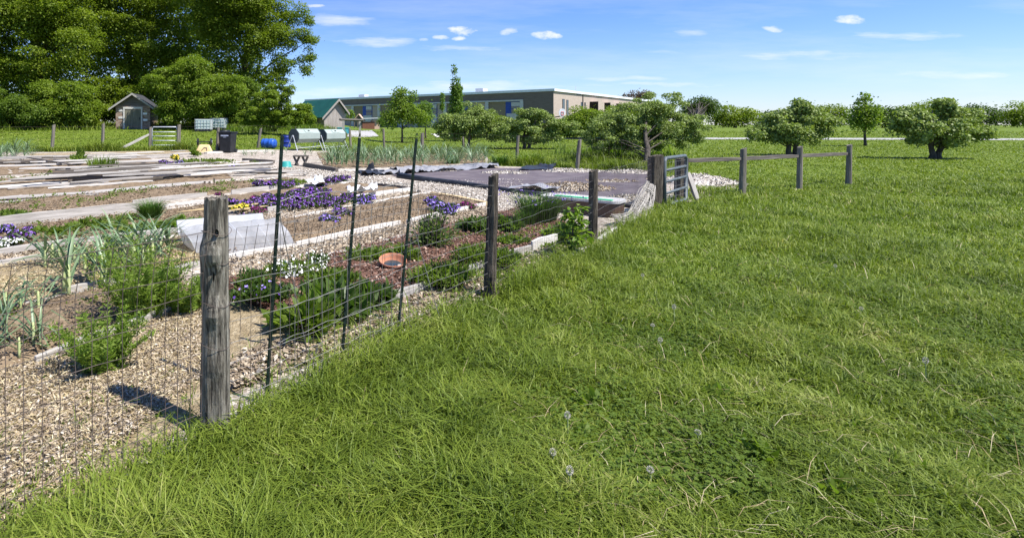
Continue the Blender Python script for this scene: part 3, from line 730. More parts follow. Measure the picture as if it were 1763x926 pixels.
plank((916, 438), (968, 421), 'short raised plank at the bark bed beside the sapling', 'wood_pale', h=.19)
plank((964, 457), (1014, 436), 'weathered board in the grass at the foot of the sapling', 'wood_pale', h=.12)
plank((1020, 428), (1062, 398), 'weathered board in the grass past the third post', 'wood_pale', h=.10)
plank((300, 293), (390, 284), 'pale plank beside the purple and yellow flower tray', 'wood_pale', h=.14)
plank((-30, 314), (130, 302), 'thin plank edging the far soil strip at the left', 'wood_pale', h=.08)
plank((418, 279), (472, 283), 'dark timber left of the teal tub', 'wood_dark', w=.14, h=.16)
plank((524, 288), (580, 298), 'dark timber in front of the small bench', 'wood_dark', w=.14, h=.18)
plank((470, 281), (560, 277), 'thin plank behind the small bench', h=.10)
plank((580, 297), (770, 290), 'long bleached plank in front of the blue-green leek row', 'wood_pale', h=.09)
plank((390, 284), (440, 279), 'short bleached plank behind the lavender flower tuft', 'wood_pale', h=.09)
plank((352, 266), (470, 262), 'pale timber on the ground right of the black bin', 'wood_pale', w=.12, h=.12)
plank((-20, 458), (14, 466), 'short plank stub at the left end of the straw leek bed', 'wood_dark', h=.12)
plank((14, 466), (58, 520), 'dark sloping plank at the left corner of the straw leek bed', 'wood_dark', h=.12)
plank((-60, 560), (300, 480), 'plank along the soil strip below the straw leek bed', h=.10)
plank((60, 640), (352, 528), 'nearest plank of the garden, just inside the wire fence', h=.13)
pix_patch('bed_soil', [(-40, 279), (250, 270), (285, 288), (-40, 306)], M['soil'], 50, 14, .05, seed=25)
pix_patch('bed_soil', [(-40, 327), (390, 300), (400, 309), (-40, 350)], M['soil'], 60, 10, .05, seed=26)
# flat boards lying about
def flat(p, q, label, mat='wood_pale', w=.2, z=.05, group=None, name='loose_board', th=.035):
    return board(name, G(*p), G(*q), w, th, M[mat], label, 'board', group, z, RB.uniform(-.05, .05))
flat((-30, 330), (118, 317), 'broad bleached board lying on the path at the left frame edge', w=.34)
flat((312, 306), (455, 291), 'broad bleached board lying across the far beds', w=.32)
flat((-20, 348), (150, 337), 'wide grey board lying flat below the stick pile', 'wood', w=.36)
flat((150, 337), (355, 318), 'wide pale grey board continuing towards the pansies', 'wood', w=.34)
flat((-20, 356), (170, 340), 'grey board lying in front of the wide grey board', 'wood', w=.2)
flat((130, 305), (245, 295), 'white board lying by the upright stub', w=.3)
flat((245, 295), (312, 290), 'white board between the soil strip and flower tray', w=.26)
flat((48, 283), (122, 296), 'dark board slanting across the far board pile', 'wood_dark', w=.14, z=.22)
g = 'weathered boards of the far pile'
for i in range(28):
    x = RB.uniform(-60, 190); y = 279 + RB.random() ** 1.0 * 22 - x * .012; L = RB.uniform(70, 230)
    flat((x, y), (x + L, y - L * RB.uniform(.028, .042)), 'grey weathered board in the loose pile on the far beds', RB.choice(['wood', 'wood', 'wood_dark', 'wood_pale', 'wood_dark']), w=RB.uniform(.07, .16), z=RB.uniform(.03, .20), group=g, th=.05)
g = 'sticks and boards of the middle pile'
for i in range(36):
    x = RB.uniform(-20, 350); y = 331 - x * .068 + RB.uniform(-9, 6); L = RB.uniform(80, 240); L = min(L, 470 - x)
    flat((x, y), (x + L, y - L * RB.uniform(.062, .078)), 'dark weathered stick or lath in the long middle pile', RB.choice(['wood', 'wood_dark', 'wood', 'wood_dark', 'wood_pale']), w=RB.uniform(.03, .10), z=RB.uniform(.04, .30), group=g, name='weathered_lath', th=.05)
g = 'grey boards below the teal tub'
for i in range(10):
    x = RB.uniform(400, 500); y = 305 - (x - 400) * .03 + RB.uniform(-7, 6); L = RB.uniform(30, 70)
    flat((x, y), (x + L, y - L * RB.uniform(.0, .08)), 'grey board lying flat between the teal tub and pansies', RB.choice(['wood', 'wood', 'wood_dark']), w=RB.uniform(.10, .2), z=RB.uniform(.03, .1), group=g)
g = 'boards on the straw strip'
for i in range(12):
    x = RB.uniform(50, 300); y = 275 - (x) * .02 + RB.uniform(-6, 3); L = RB.uniform(25, 70)
    flat((x, y), (x + L, y - L * RB.uniform(.0, .05)), 'pale board lying on the far straw strip', RB.choice(['wood', 'wood_pale']), w=RB.uniform(.10, .2), z=.06, group=g)
def stub(x, y0, y1, w, label, mat='wood_dark'):
    b = G(x, y1); h = (y1 - y0) / F * b.y
    mb = MB(); mb.box(-w / 2, w / 2, -w * .3, w * .3, -.04, h); o = mb.build('wooden_stub', M[mat], None, b, bevel=.006)
    o.rotation_euler = (RB.uniform(-.08, .08), RB.uniform(-.12, .12), RB.uniform(-.6, .6)); tag(o, label, 'stub')
stub(121, 301, 318, .10, 'upright weathered stub between the white boards')
stub(105, 308, 320, .03, 'thin stick standing left of the upright stub')
stub(231, 352, 363, .09, 'dark peg standing left of the chive tuft')
stub(352, 312, 321, .05, 'first of the three dark pegs above the corner post')
stub(361, 312, 319, .05, 'middle of the three dark pegs above the corner post')
stub(369, 307, 318, .04, 'tallest of the three dark pegs above the corner post')
stub(721, 327, 336, .07, 'short peg at the outer corner of the soil bed')
o = board('rake_handle', G(304, 378) + Vector((0, 0, .12)), G(470, 363) + Vector((0, 0, .15)), .03, .03, M['wood_yellow'], 'pale wooden tool handle lying across the bed behind the corner post', 'tool handle')
o = board('rake_handle', G(395, 374) + Vector((0, 0, .10)), G(462, 368) + Vector((0, 0, .14)), .03, .03, M['wood_yellow'], 'second pale handle lying just right of the corner post', 'tool handle')

# ------------------------------------------------------------------ posts and wire
def post(name, base, top, r0, r1, label, mat='post', n=14, rings=16, seed=1, knots=(), cat='fence post', sq=False, slant=.02):
    rnd = random.Random(seed); base = Vector(base); top = Vector(top) - base
    vs = []; fs = []
    ph = [rnd.uniform(0, 6.28) for _ in range(4)]
    for i in range(rings + 1):
        f = i / rings; c = Vector((0, 0, -.15)).lerp(top, f) if i else Vector((0, 0, -.15)); r = r0 + (r1 - r0) * f
        for k in range(n):
            a = 2 * math.pi * k / n
            rr = r * (1 + .07 * math.sin(2 * a + ph[0] + f) + .05 * math.sin(3 * a + ph[1]) + .03 * math.sin(7 * a + ph[2] + f * 2) + rnd.uniform(-.025, .025))
            if sq: rr = r * min(1.0 / max(abs(math.cos(a)), .01), 1.0 / max(abs(math.sin(a)), .01)) * .86 * (1 + rnd.uniform(-.02, .02))
            for (kf, ka, amp) in knots:
                da = (a - ka + math.pi) % (2 * math.pi) - math.pi
                rr += r * amp * math.exp(-((f - kf) / .05) ** 2 - (da / .6) ** 2)
            zj = (slant * math.cos(a) + rnd.uniform(-.01, .01)) if i == rings else 0
            vs.append(c + Vector((rr * math.cos(a), rr * math.sin(a), zj)))
    for i in range(rings):
        for k in range(n):
            a = i * n + k; b = i * n + (k + 1) % n
            fs.append((a, b, b + n, a + n))
    m = rings * n; vs.append(top + Vector((0, 0, -.006))); fs += [(m + k, m + (k + 1) % n, len(vs) - 1) for k in range(n)]
    mb = MB(); mb.add(vs, fs); o = mb.build(name, M[mat], None, base)
    return tag(o, label, cat)
def fpt(t, h=0.0, off=0.0):
    """point along the fence line in post-to-post steps of the first bay; off = metres towards the garden"""
    x = FP[0][0] + (FP[1][0] - FP[0][0]) * t; y = FP[0][1] + (FP[1][1] - FP[0][1]) * t
    return Vector((x - fd[1] * off, y + fd[0] * off, float(tz(x, y)) + h))
p1 = fpt(0)
t1 = P(373, 341, 2.96)
post('fence_post', p1, t1, .076, .060, 'thick grey corner post with a dark knot, nearest the camera', n=28, rings=40, seed=3,
     knots=((.80, 4.75, .55), (.80, 3.6, .35), (.58, 4.75, .45), (.40, 4.9, .25), (.66, 5.4, -.15), (.7, 3.3, .2)), slant=.004)
# dark knot hole and split of the corner post
kd = (Vector((0, 0, EYE)) - Vector((p1.x, p1.y, EYE))).normalized(); ks = Vector((-kd.y, kd.x, 0))
cp = [o for o in SC.objects if o.name == 'fence_post'][0]
def knot(px, py, w, h):
    c = P(px, py, 2.96) - p1; zf = c.z / (t1 - p1).z; ax = (t1 - p1) * zf
    u0 = (c - ax).dot(ks); mb = MB(); n = 14; vs = []
    for k in range(n):
        q = 2 * math.pi * k / n; u = u0 + w * math.cos(q) * RB.uniform(.8, 1.15); zz = h * math.sin(q) * RB.uniform(.85, 1.1)
        r = .068; dpt = math.sqrt(max(r * r - u * u, .0001)) + .011
        vs.append(ax + ks * u + kd * dpt + Vector((0, 0, zz)))
    vs.append(ax + ks * u0 + kd * .05)
    mb.add(vs, [(k, (k + 1) % n, n) for k in range(n)]); mb.build('knot_hole', M['hole_shade'], cp)
M['hole_shade'] = surf('rotten_wood_bay_shade', [(.3, (.006, .005, .004)), (.7, (.035, .028, .022))], scale=40, bump=.6)  # rotten knot wood, reused as painted shade on the school bays
knot(373, 397, .011, .022); knot(370, 425, .005, .05); knot(368, 470, .004, .03)
for zz in (.50, .72, .94, 1.09):
    mb = MB(); mb.tube([(Vector((0, 0, zz)) + (t1 - p1) * 0 + Vector((math.cos(q) * .078, math.sin(q) * .078, .012 * math.sin(q * 2)))) + (t1 - p1) * (zz / (t1 - p1).z) - Vector((0, 0, zz)) for q in np.linspace(0, 6.4, 22)], .0016, 4); mb.build('tie_wire', M['wire_rust'], cp)
post('fence_post', (FP[1][0], FP[1][1], 0), P(850, 301, 5.28), .062, .048, 'leaning grey fence post between the bark bed and camera', 'post_brown_shaded', n=16, rings=24, seed=5, knots=((.3, 4.5, .2), (.7, 5.2, .18)))
post('fence_post', (FP[2][0], FP[2][1], 0), P(1022, 294, 7.62), .066, .060, 'upright fence post beside the leafy sapling', 'post_brown_shaded', n=16, rings=24, seed=6, knots=((.5, 4.5, .12),))
post('gate_post', (FP[3][0], FP[3][1], 0), P(1129, 268, 11.0), .125, .13, 'broad dark gate post with grey netting tied to it', 'post_brown_shaded', n=20, rings=16, seed=7, sq=True, cat='gate post')
gp = G(1170, 345)
post('gate_post', gp, P(1174, 273, gp.y), .12, .12, 'square dark post just behind the grey tube gate', 'post_brown_shaded', n=20, rings=12, seed=8, sq=True, cat='gate post')
o = board('brace_pole', P(1183, 300, gp.y + .2), G(1199, 347), .09, .09, M['wood'], 'grey slanting brace right of the tube gate', 'brace')
far = [(93, 215, 89, 260, 'second fence post from the left frame edge before the shrubs'), (178, 213, 176, 259, 'fence post on the lawn left of the old shed'),
       (259, 219, 258, 258, 'fence post carrying the hinge side of the tubular farm gate'), (308, 215, 307, 258, 'tall fence post at the right end of the farm gate'),
       (376, 220, 373, 262, 'thin fence post left of the black wheelie bin'), (449, 221, 443, 255, 'leaning fence post left of the lying blue drum'),
       (602, 222, 604, 257, 'fence post right of the compost tumblers'), (660, 222, 662, 261, 'fence post left of the lime green young tree'),
       (727, 229, 727, 263, 'stout fence post right of the lime green young tree'), (797, 236, 799, 264, 'thin fence post in front of the left apple tree trunk'),
       (892, 234, 889, 276, 'leaning fence post beside the middle apple tree'), (998, 241, 993, 291, 'leaning fence post in front of the shrubs and road')]
for i, (xt, yt, xb, yb, lab) in enumerate(far):
    b = G(xb, yb); t_ = P(xt, yt, b.y)
    w = .075 if i not in (3, 8) else .10
    if i == 9: w = .05
    post('fence_post', b, t_, w * 1.05, w * .92, lab, 'post_far', n=10, rings=8, seed=20 + i)
fb = [G(x, y) for x, y in ((-80, 261), (89, 260), (176, 259), (258, 258))]
fc = [G(x, y) for x, y in ((307, 258), (373, 262), (443, 255), (604, 257), (662, 261), (727, 263), (799, 264), (889, 276), (993, 291))] + [onT(9.3, 17.0)]

def wire_line(pts, r, mb, n=4): mb.tube(pts, r, n, cap=False)
def wire_panel(A, B, h, sx, hs, r, label, name='wire_fence', mat='wire', kink=0.0, seed=1, top=True, z0=.02, rim=0, rise=0.0, two=None):
    """welded mesh between two ground points; a gentle belly and bent stays like old garden wire"""
    rnd = random.Random(seed); A = Vector(A); B = Vector(B); d = B - A; L = d.length; nrm = Vector((-d.y, d.x, 0)).normalized()
    N = max(2, int(L / sx))
    def pos(u, z):
        b = .02 * math.sin(u * L * 2.1 + seed) + .012 * math.sin(u * L * 5.3 + seed * 2)
        k = kink * max(0, (z - h * .78) / (h * .22))
        return A + d * u + nrm * (b * (z / h) ** .5 - k) + Vector((kink * .5 * max(0, (z - h * .78) / (h * .22)), 0, z * (1 + rise * u)))
    root = thing(name, label, 'wire fence', A)
    mv = MB()
    for i in range(N + 1):
        u = i / N; jx = rnd.uniform(-.006, .006) / L
        zz = [z0] + [z for z in hs]
        mv.tube([pos(u + jx * (k % 2), z) - A for k, z in enumerate(zz)], r, 4, cap=False)
    mh = MB()
    for z in hs:
        mh.tube([pos(k / 14, z + rnd.uniform(-.011, .011)) - A for k in range(15)], r * (1.5 if (rim and z == hs[-1]) else 1), 4, cap=False)
    mv.build('upright_wire', M[two or mat], root)
    mh.build('line_wire', M[mat], root)
    return root
hs = [.06 + .104 * i for i in range(11)]
wire_panel(fpt(-1.25, 0, .0), fpt(-.03, 0, .0), 1.10, .068, hs, .0018, 'rusty square wire mesh left of the corner post', mat='wire_rust', two='wire_rust', kink=.03, seed=2)
wire_panel(fpt(.03, 0, .0), fpt(.985, 0, .0), 1.10, .068, hs, .0014, 'square wire mesh between the corner post and second post', mat='wire', two='wire_rust', kink=.035, seed=4)
wire_panel(fpt(.14, 0, -.03), fpt(.60, 0, -.03), 1.2, .11, [.04, .22, .40, .58, .76, .92, 1.07, 1.215], .0015, 'taller pale wire panel tied to the three green stakes', rim=1, seed=9)
hs2 = [.05 + .105 * i for i in range(10)]
wire_panel((FP[1][0] + .05, FP[1][1] + .06, 0), (FP[2][0] - .05, FP[2][1] - .06, 0), 1.0, .05, hs2, .0011, 'fine wire mesh between the second and third post', seed=11, two='wire_rust')
wire_panel((FP[2][0] + .05, FP[2][1] + .06, 0), (FP[3][0] - .1, FP[3][1] - .13, 0), 1.0, .05, hs2, .0012, 'fine wire mesh between the third post and gate post', seed=12, two='wire_rust')
def far_wire(pts, label, hts=(.25, .55, .85, 1.12)):
    root = thing('wire_fence', label, 'wire fence', pts[0]); mb = MB(); mv = MB()
    for h in hts:
        mb.tube([p - pts[0] + Vector((0, 0, h)) for p in pts], .003, 4, cap=False)
    for a, b in zip(pts[:-1], pts[1:]):
        k = int((b - a).length / .3)
        for i in range(1, k):
            q = a.lerp(b, i / k) - pts[0]; mv.tube([q + Vector((0, 0, .05)), q + Vector((0, 0, hts[-1]))], .0016, 3, cap=False)
    mb.build('line_wire', M['wire_rust'], root); mv.build('upright_wire', M['wire_rust'], root)
far_wire(fb, 'thin wire fence before the shrubs and old shed')
far_wire(fc, 'thin wire fence along the back of the garden below the orchard')

def stake(xb, yb, Yb, xt, yt, label):
    b = P(xb, yb, Yb); t = P(xt, yt, Yb); d = t - b
    b = b - d * ((b.z + .1) / d.z); 
    root = thing('metal_stake', label, 'stake', b)
    d = t - b; L = d.length; x = d.normalized(); y = Vector((0, 1, 0)); y = (y - x * y.dot(x)).normalized(); z = x.cross(y)
    R = Matrix((z, y, x)).transposed().to_4x4()
    mb = MB(); mb.box(-.0105, .0105, -.003, .003, 0, L, R); mb.box(-.003, .003, .0032, .016, 0, L, R)
    for i in range(int(L / .055)): mb.box(-.005, .005, -.010, -.0032, .08 + i * .055, .10 + i * .055, R)
    mb.build('shaft', M['tgreen'], root)
    mc = MB(); rr = Matrix.Translation(x * (L * .72)) ; mc.tube([x * L * .74 + z * .022, x * L * .735 - y * .02, x * L * .74 - z * .022, x * L * .725 + y * .022], .002, 4); mc.build('wire_clip', M['wire'], root)
stake(471, 487, 3.26, 486, 234, 'leftmost green steel stake, next to the clear cover')
stake(598, 500, 3.76, 619, 238, 'middle one of the three green steel stakes')
stake(692, 500, 4.21, 717, 239, 'right green steel stake, above the terracotta bowl')
def guy(a, b, label):
    mb = MB(); m = (Vector(a) + Vector(b)) / 2 + Vector((0, 0, -.01)); mb.tube([Vector(a) - Vector(b), m - Vector(b), (0, 0, 0)], .0032, 5)
    tag(mb.build('guy_wire', M['wire'], None, b), label, 'wire')
guy(P(481, 366, 3.27), G(536, 640), 'slanting wire running down from the leftmost green stake')
guy(P(707, 372, 4.21), G(765, 575), 'slanting wire running down from the right green stake')

# netting tied to the gate post
rn = random.Random(5); a = P(1121, 318, 10.75); b = G(1074, 392) + Vector((0, -.05, .05)); mb = MB()
for i in range(46):
    u = rn.uniform(-1, 1); v = rn.uniform(-1, 1) * .05
    pts = []
    for k in range(7):
        f = k / 6; w = .07 + .13 * f + .03 * math.sin(f * 7)
        c = a.lerp(b, f) + Vector((0, 0, -.16 * math.sin(f * math.pi)))
        pts.append(c - b + Vector((u * w + rn.uniform(-.02, .02), v + rn.uniform(-.02, .02), -u * w * .7 + rn.uniform(-.03, .03))))
    mb.tube(pts, .0065, 4, cap=False)
for i in range(40):
    f = rn.random(); w = .07 + .13 * f; c = a.lerp(b, f) + Vector((0, 0, -.16 * math.sin(f * math.pi))) - b
    mb.tube([c + Vector((-w, -.03, w * .7)), c + Vector((rn.uniform(-.02, .02), -.05, rn.uniform(-.03, .03))), c + Vector((w, -.03, -w * .7))], .006, 4, cap=False)
tag(mb.build('netting_bundle', M['netting'], None, b), 'bundle of grey netting hanging from the gate post to the grass', 'netting')

# tube gate
ga = G(1144, 360); gb = G(1181, 348); gd = gb - ga
gt = thing('tube_gate', 'grey-green tubular gate standing open beside the gate post', 'gate', ga)
def gpnt(u, z): return gd * u + Vector((0, 0, z))
mb = MB(); Hh = .99
mb.tube([gpnt(0, .02), gpnt(0, Hh - .06), gpnt(.05, Hh), gpnt(.95, Hh), gpnt(1, Hh - .06), gpnt(1, .02), gpnt(.95, .06), gpnt(.04, .06)], .036, 10); mb.build('gate_frame', M['gate_grey'], gt, smooth=True)
for z in (.30, .53, .75):
    mb = MB(); mb.tube([gpnt(.02, z), gpnt(.98, z + .02)], .028, 8); mb.build('rail', M['gate_grey'], gt, smooth=True)
mb = MB(); mb.tube([gpnt(.5, .06), gpnt(.5, Hh)], .010, 6)
for i in range(9): mb.tube([gpnt(.02, .1 + i * .1), gpnt(.98, .1 + i * .1)], .002, 4)
for i in range(10): mb.tube([gpnt(.05 + i * .1, .06), gpnt(.05 + i * .1, Hh)], .002, 4)
mb.build('wire_infill', M['wire'], gt)
# rail fence going on beyond the gate
rp = [gp, Vector((9.1, 13.0, float(tz(9.1, 13.0)))), Vector((11.3, 14.1, float(tz(11.3, 14.1)))), Vector((13.6, 15.3, 0))]
for i, lab in ((1, 'grey fence post right of the tube gate, first along the rail'), (2, 'grey fence post halfway along the plain rail fence'), (3, 'last grey post of the plain rail fence on the lawn')):
    post('fence_post', rp[i], rp[i] + Vector((.03, 0, 1.1)), .07, .06, lab, 'post_far', n=12, rings=10, seed=50 + i)
for i, lab in enumerate(('dark rail between the square post and first grey post', 'dark rail in the middle of the plain rail fence', 'dark rail at the far right end of the rail fence')):
    board('fence_rail', rp[i] + Vector((0, 0, .82)), rp[i + 1] + Vector((0, 0, .82)), .05, .09, M['wood_dark'], lab, 'rail')

# ------------------------------------------------------------------ far garden clutter
# farm gate
a = G(262, 258); b = G(305, 258); t = thing('farm_gate', 'silver tubular farm gate of five rails in front of the old shed', 'gate', a)
d = b - a; mb = MB(); Hh = 39 / F * a.y
mb.tube([(0, 0, .03), (0, 0, Hh - .1), d * .05 + Vector((0, 0, Hh)), d * .95 + Vector((0, 0, Hh)), d + Vector((0, 0, Hh - .1)), d + Vector((0, 0, .03)), (0, 0, .03)], .028, 8)
mb.build('gate_frame', M['galv'], t, smooth=True)
for z in (.2, .4, .6, .78):
    mb = MB(); mb.tube([(0, 0, z * Hh), d + Vector((0, 0, z * Hh))], .022, 7); mb.build('rail', M['galv'], t, smooth=True)
board('brace_plank', G(203, 261), P(258, 233, a.y), .10, .10, M['wood'], 'grey plank slanting up to the farm gate post', 'brace')

def bin_(x, y, w, h, label, rz, seed, sticker=False):
    b = G(x, y); t = thing('wheeled_bin', label, 'bin', b, rz)
    mb = MB(); k = .82
    vs = [(-w * k / 2, -w * k / 2, .06), (w * k / 2, -w * k / 2, .06), (w * k / 2, w * k / 2, .06), (-w * k / 2, w * k / 2, .06),
          (-w / 2, -w / 2, h), (w / 2, -w / 2, h), (w / 2, w / 2, h), (-w / 2, w / 2, h)]
    mb.add(vs, [(3, 2, 1, 0), (4, 5, 6, 7), (0, 1, 5, 4), (1, 2, 6, 5), (2, 3, 7, 6), (3, 0, 4, 7)]); mb.build('body', M['black'], t, bevel=.03)
    mb = MB(); mb.box(-w * .55, w * .55, -w * .56, w * .55, h + .003, h + .05); lid = mb.build('lid', M['black'], t, bevel=.02)
    mb = MB(); mb.tube([(w * .4, w * .5, h - .05), (w * .42, w * .75, h), (-w * .42, w * .75, h), (-w * .4, w * .5, h - .05)], .02, 8); mb.build('handle', M['black'], lid)
    for s in (-1, 1):
        mb = MB(); mb.tube([(s * w * .36, w * .42, .1), (s * w * .5, w * .42, .1)], .1, 14); mb.build('wheel', M['black'], t)
    mb = MB(); mb.box(-w * .3, w * .3, -w * .495, -w * .47, h * .84, h * .9); mb.box(-w * .12, w * .12, -w * .485, -w * .46, h * .78, h * .80); mb.build('white_print', M['white'], t)
bin_(392, 264, .62, .90, 'black wheelie bin with white marks under its lid', -.25, 1)
b = G(378, 262.5); t = thing('black_barrel', 'black barrel standing behind and left of the wheelie bin', 'barrel', b + Vector((.12, .4, 0)))
mb = MB(); lathe(mb, [(.0, 0), (.27, 0), (.29, .1), (.27, .3), (.295, .32), (.295, .36), (.27, .38), (.27, .95), (.25, 1.0), (0, 1.0)], 20); mb.build('body', M['black'], t, smooth=True)
mb = MB(); mb.box(-.10, .04, -.315, -.296, .02, .2); mb.build('white_label', M['white'], t)
# tipped-over barrow
b = G(352, 264); t = thing('wheelbarrow', 'overturned tan garden cart with two black wheels in the air', 'cart', b, .15)
mb = MB(); vs = []; s = .36
lo = [(-.40, -.26), (.40, -.26), (.40, .26), (-.40, .26)]; hi = [(-.22, -.14), (.22, -.14), (.22, .14), (-.22, .14)]
vs = [(x, y, 0) for x, y in lo] + [(x, y, .38) for x, y in hi]
mb.add(vs, [(4, 5, 6, 7), (0, 1, 5, 4), (1, 2, 6, 5), (2, 3, 7, 6), (3, 0, 4, 7), (3, 2, 1, 0)]); mb.build('tray', M['tan'], t, bevel=.04)
for sx in (-1, 1):
    mb = MB(); mb.tube([(sx * .25, .05, .5), (sx * .32, .05, .5)], .16, 18); w = mb.build('wheel', M['black'], t)
    mb = MB(); mb.tube([(sx * .323, .05, .5), (sx * .333, .05, .5)], .07, 12); mb.build('hub', M['galv'], w)
mb = MB(); mb.tube([(-.25, .05, .5), (.25, .05, .5)], .02, 8); mb.tube([(-.18, .0, .36), (-.2, .05, .5)], .02, 6); mb.tube([(.18, 0, .36), (.2, .05, .5)], .02, 6); mb.build('axle', M['black'], t)
mb = MB(); mb.tube([(-.1, -.225, .13), (.0, -.19, .25), (.12, -.195, .24), (.12, -.23, .13)], .018, 6); mb.build('handle', M['wood_dark'], t)
# drums
b = G(463, 255.5); t = thing('blue_drum', 'bright blue plastic drum lying on its side on the grass', 'drum', b, -.45); t.scale = (.88, .88, .88)
R = Matrix.Translation((0, 0, .27)) @ Matrix.Rotation(math.pi / 2, 4, 'Y') @ Matrix.Translation((0, 0, -.4))
mb = MB(); lathe(mb, [(.02, .03), (.24, .03), (.27, 0), (.285, .05), (.27, .09), (.27, .2), (.285, .22), (.285, .25), (.27, .27), (.27, .53), (.285, .55), (.285, .58), (.27, .6), (.27, .72), (.25, .8), (.02, .8)], 28, M=R); mb.build('body', M['blue'], t, smooth=True)
mb = MB(); mb.tube([R @ Vector((.12, 0, .795)), R @ Vector((.12, 0, .83))], .04, 12); mb.build('bung', M['blue_dark'], t)
mb = MB(); lathe(mb, [(0, .022), (.225, .022), (.225, .034)], 24, M=R); mb.build('end_plate', M['black'], t)
b = G(492, 253.5); t = thing('blue_barrel', 'dark blue barrel standing upright left of the compost tumblers', 'barrel', b)
mb = MB(); lathe(mb, [(0, 0), (.25, 0), (.265, .04), (.25, .08), (.25, .25), (.268, .27), (.25, .29), (.25, .5), (.268, .52), (.25, .54), (.245, .60), (.22, .62), (0, .60)], 24); mb.build('body', M['blue_dark'], t, smooth=True)
mb = MB(); lathe(mb, [(.24, .585), (.262, .59), (.262, .615), (.24, .62)], 24); mb.build('rim', M['blue_dark'], t, smooth=True)
# compost tumblers
def tumbler(xc, yb, label, sc=1.0, th=.86):
    b = G(xc, yb); t = thing('compost_tumbler', label, 'composter', b, th)
    r = .37 * sc; L = .74 * sc; zc = (yb - 234) / F * b.y
    oc = [(r * math.cos(math.pi / 4 * k + math.pi / 8), r * math.sin(math.pi / 4 * k + math.pi / 8)) for k in range(8)]
    mb = MB()
    for k in range(8):
        (y0, z0), (y1, z1) = oc[k], oc[(k + 1) % 8]
        mb.add([(-L, y0, zc + z0), (L, y0, zc + z0), (L, y1, zc + z1), (-L, y1, zc + z1)], [(0, 1, 2, 3)])
    mb.build('drum', M['comp_pale'], t)
    for s in (-1, 1):
        mb = MB(); o2 = [(y * 1.03, z * 1.03) for y, z in oc]
        mb.prism(o2, lambda p: Vector((s * L, p[0], zc + p[1])), lambda p: Vector((s * (L + .05), p[0], zc + p[1])))
        e = mb.build('end_cap', M['comp_dark'], t)
        mb = MB(); mb.tube([(s * (L + .05), 0, zc), (s * (L + .13), 0, zc)], .045, 10); mb.build('axle', M['galv'], e)
        for q in (-1, 1):
            mb = MB(); mb.tube([(s * (L + .1), q * .03, zc + .02), (s * (L + .16), q * .42, -.03)], .018, 7); mb.build('leg', M['galv'], t)
    mb = MB(); mb.tube([(-L - .13, -.2, zc * .35), (L + .13, .2, zc * .2)], .014, 6); mb.tube([(-L - .13, -.25, zc * .2), (L + .13, -.25, zc * .3)], .014, 6); mb.build('cross_brace', M['galv'], t)
    mb = MB(); mb.box(-.07, .07, -.02, .02, zc + r * .97, zc + r * 1.0, Matrix.Rotation(0, 4, 'X')); mb.build('latch', M['black'], t)
    mb = MB(); c8 = math.cos(math.pi / 8) * r
    Rm = Matrix.Translation((0, 0, zc)) @ Matrix.Rotation(math.radians(45), 4, 'X')
    mb.box(-.26, .26, -.105, .105, c8 + .003, c8 + .018, Rm); dr = mb.build('hatch', M['comp_pale'], t, bevel=.004)
    mb = MB(); mb.box(-.06, .06, -.02, .02, c8 + .02, c8 + .045, Rm); mb.build('hatch_handle', M['black'], dr)
tumbler(525, 260, 'left pale green octagonal compost tumbler, beside the blue barrel')
tumbler(571, 259, 'right pale green octagonal compost tumbler, beside the fence post')
board('support_pole', G(604, 258), P(580, 238, G(604, 258).y), .05, .05, M['wood_dark'], 'dark pole leaning from the right compost tumbler', 'pole')
# bench, tub
b = G(518, 287); t = thing('garden_bench', 'small dark wooden bench on crossed legs beside the teal tub', 'bench', b, -.12)
k = b.y / F; mb = MB(); mb.box(-13 * k, 13 * k, -.14, .14, 17 * k, 19.5 * k); mb.build('seat', M['wood_dark'], t, bevel=.01)
for s in (-7.5, 7.5):
    for q in (-1, 1):
        mb = MB(); mb.tube([(s * k - q * 4.5 * k, q * .05, -.02), (s * k + q * 4.5 * k, q * .03, 17 * k)], .04, 6); mb.build('leg', M['wood_dark'], t)
b = G(493, 288.5); t = thing('teal_tub', 'small teal plastic tub lying beside the bench', 'tub', b, .3)
mb = MB(); R = Matrix.Translation((0, 0, .01)) @ Matrix.Scale(1.25, 4, (1, 0, 0))
lathe(mb, [(.0, .2), (.10, .2), (.125, .17), (.15, .02), (.165, 0), (.14, .0)], 22, M=R); mb.build('body', M['teal'], t, smooth=True)
mb = MB(); lathe(mb, [(.155, .012), (.18, .008), (.18, .028), (.155, .032)], 22, M=R); mb.build('rim', M['teal'], t, smooth=True)
# IBC totes
def tote(x, y, label, rz):
    b = G(x, y); t = thing('water_tote', label, 'water tank', b, rz); w = .55; h = .86
    mb = MB(); mb.box(-w, w, -w, w, 0, .13); mb.build('pallet', M['black'], t)
    mb = MB(); mb.box(-w * .95, w * .95, -w * .95, w * .95, .135, h); mb.build('tank', M['tote'], t, bevel=.07)
    mb = MB()
    for i in range(6):
        u = -w + 2 * w * i / 5
        for (p, q) in (((u, -w), (u, -w)), ((u, w), (u, w)), ((-w, u), (-w, u)), ((w, u), (w, u))): mb.tube([(p[0], p[1], .13), (q[0], q[1], h + .03)], .014, 6)
    for z in (.2, .42, .64, h + .03):
        mb.tube([(-w, -w, z), (w, -w, z), (w, w, z), (-w, w, z), (-w, -w, z)], .014, 6)
    mb.build('cage', M['galv'], t)
    mb = MB(); mb.tube([(0, 0, h), (0, 0, h + .05)], .11, 14); mb.build('cap', M['black'], t)
M['tote'] = surf('cloudy_white_tank', [(.3, (.30, .40, .37)), (.7, (.55, .62, .60))], scale=2, rough=.4, bump=.05)
tote(351, 226.5, 'left caged white water tank under the bright shrubs', .08)
tote(377, 224, 'right caged white water tank behind the black bin', -.05)
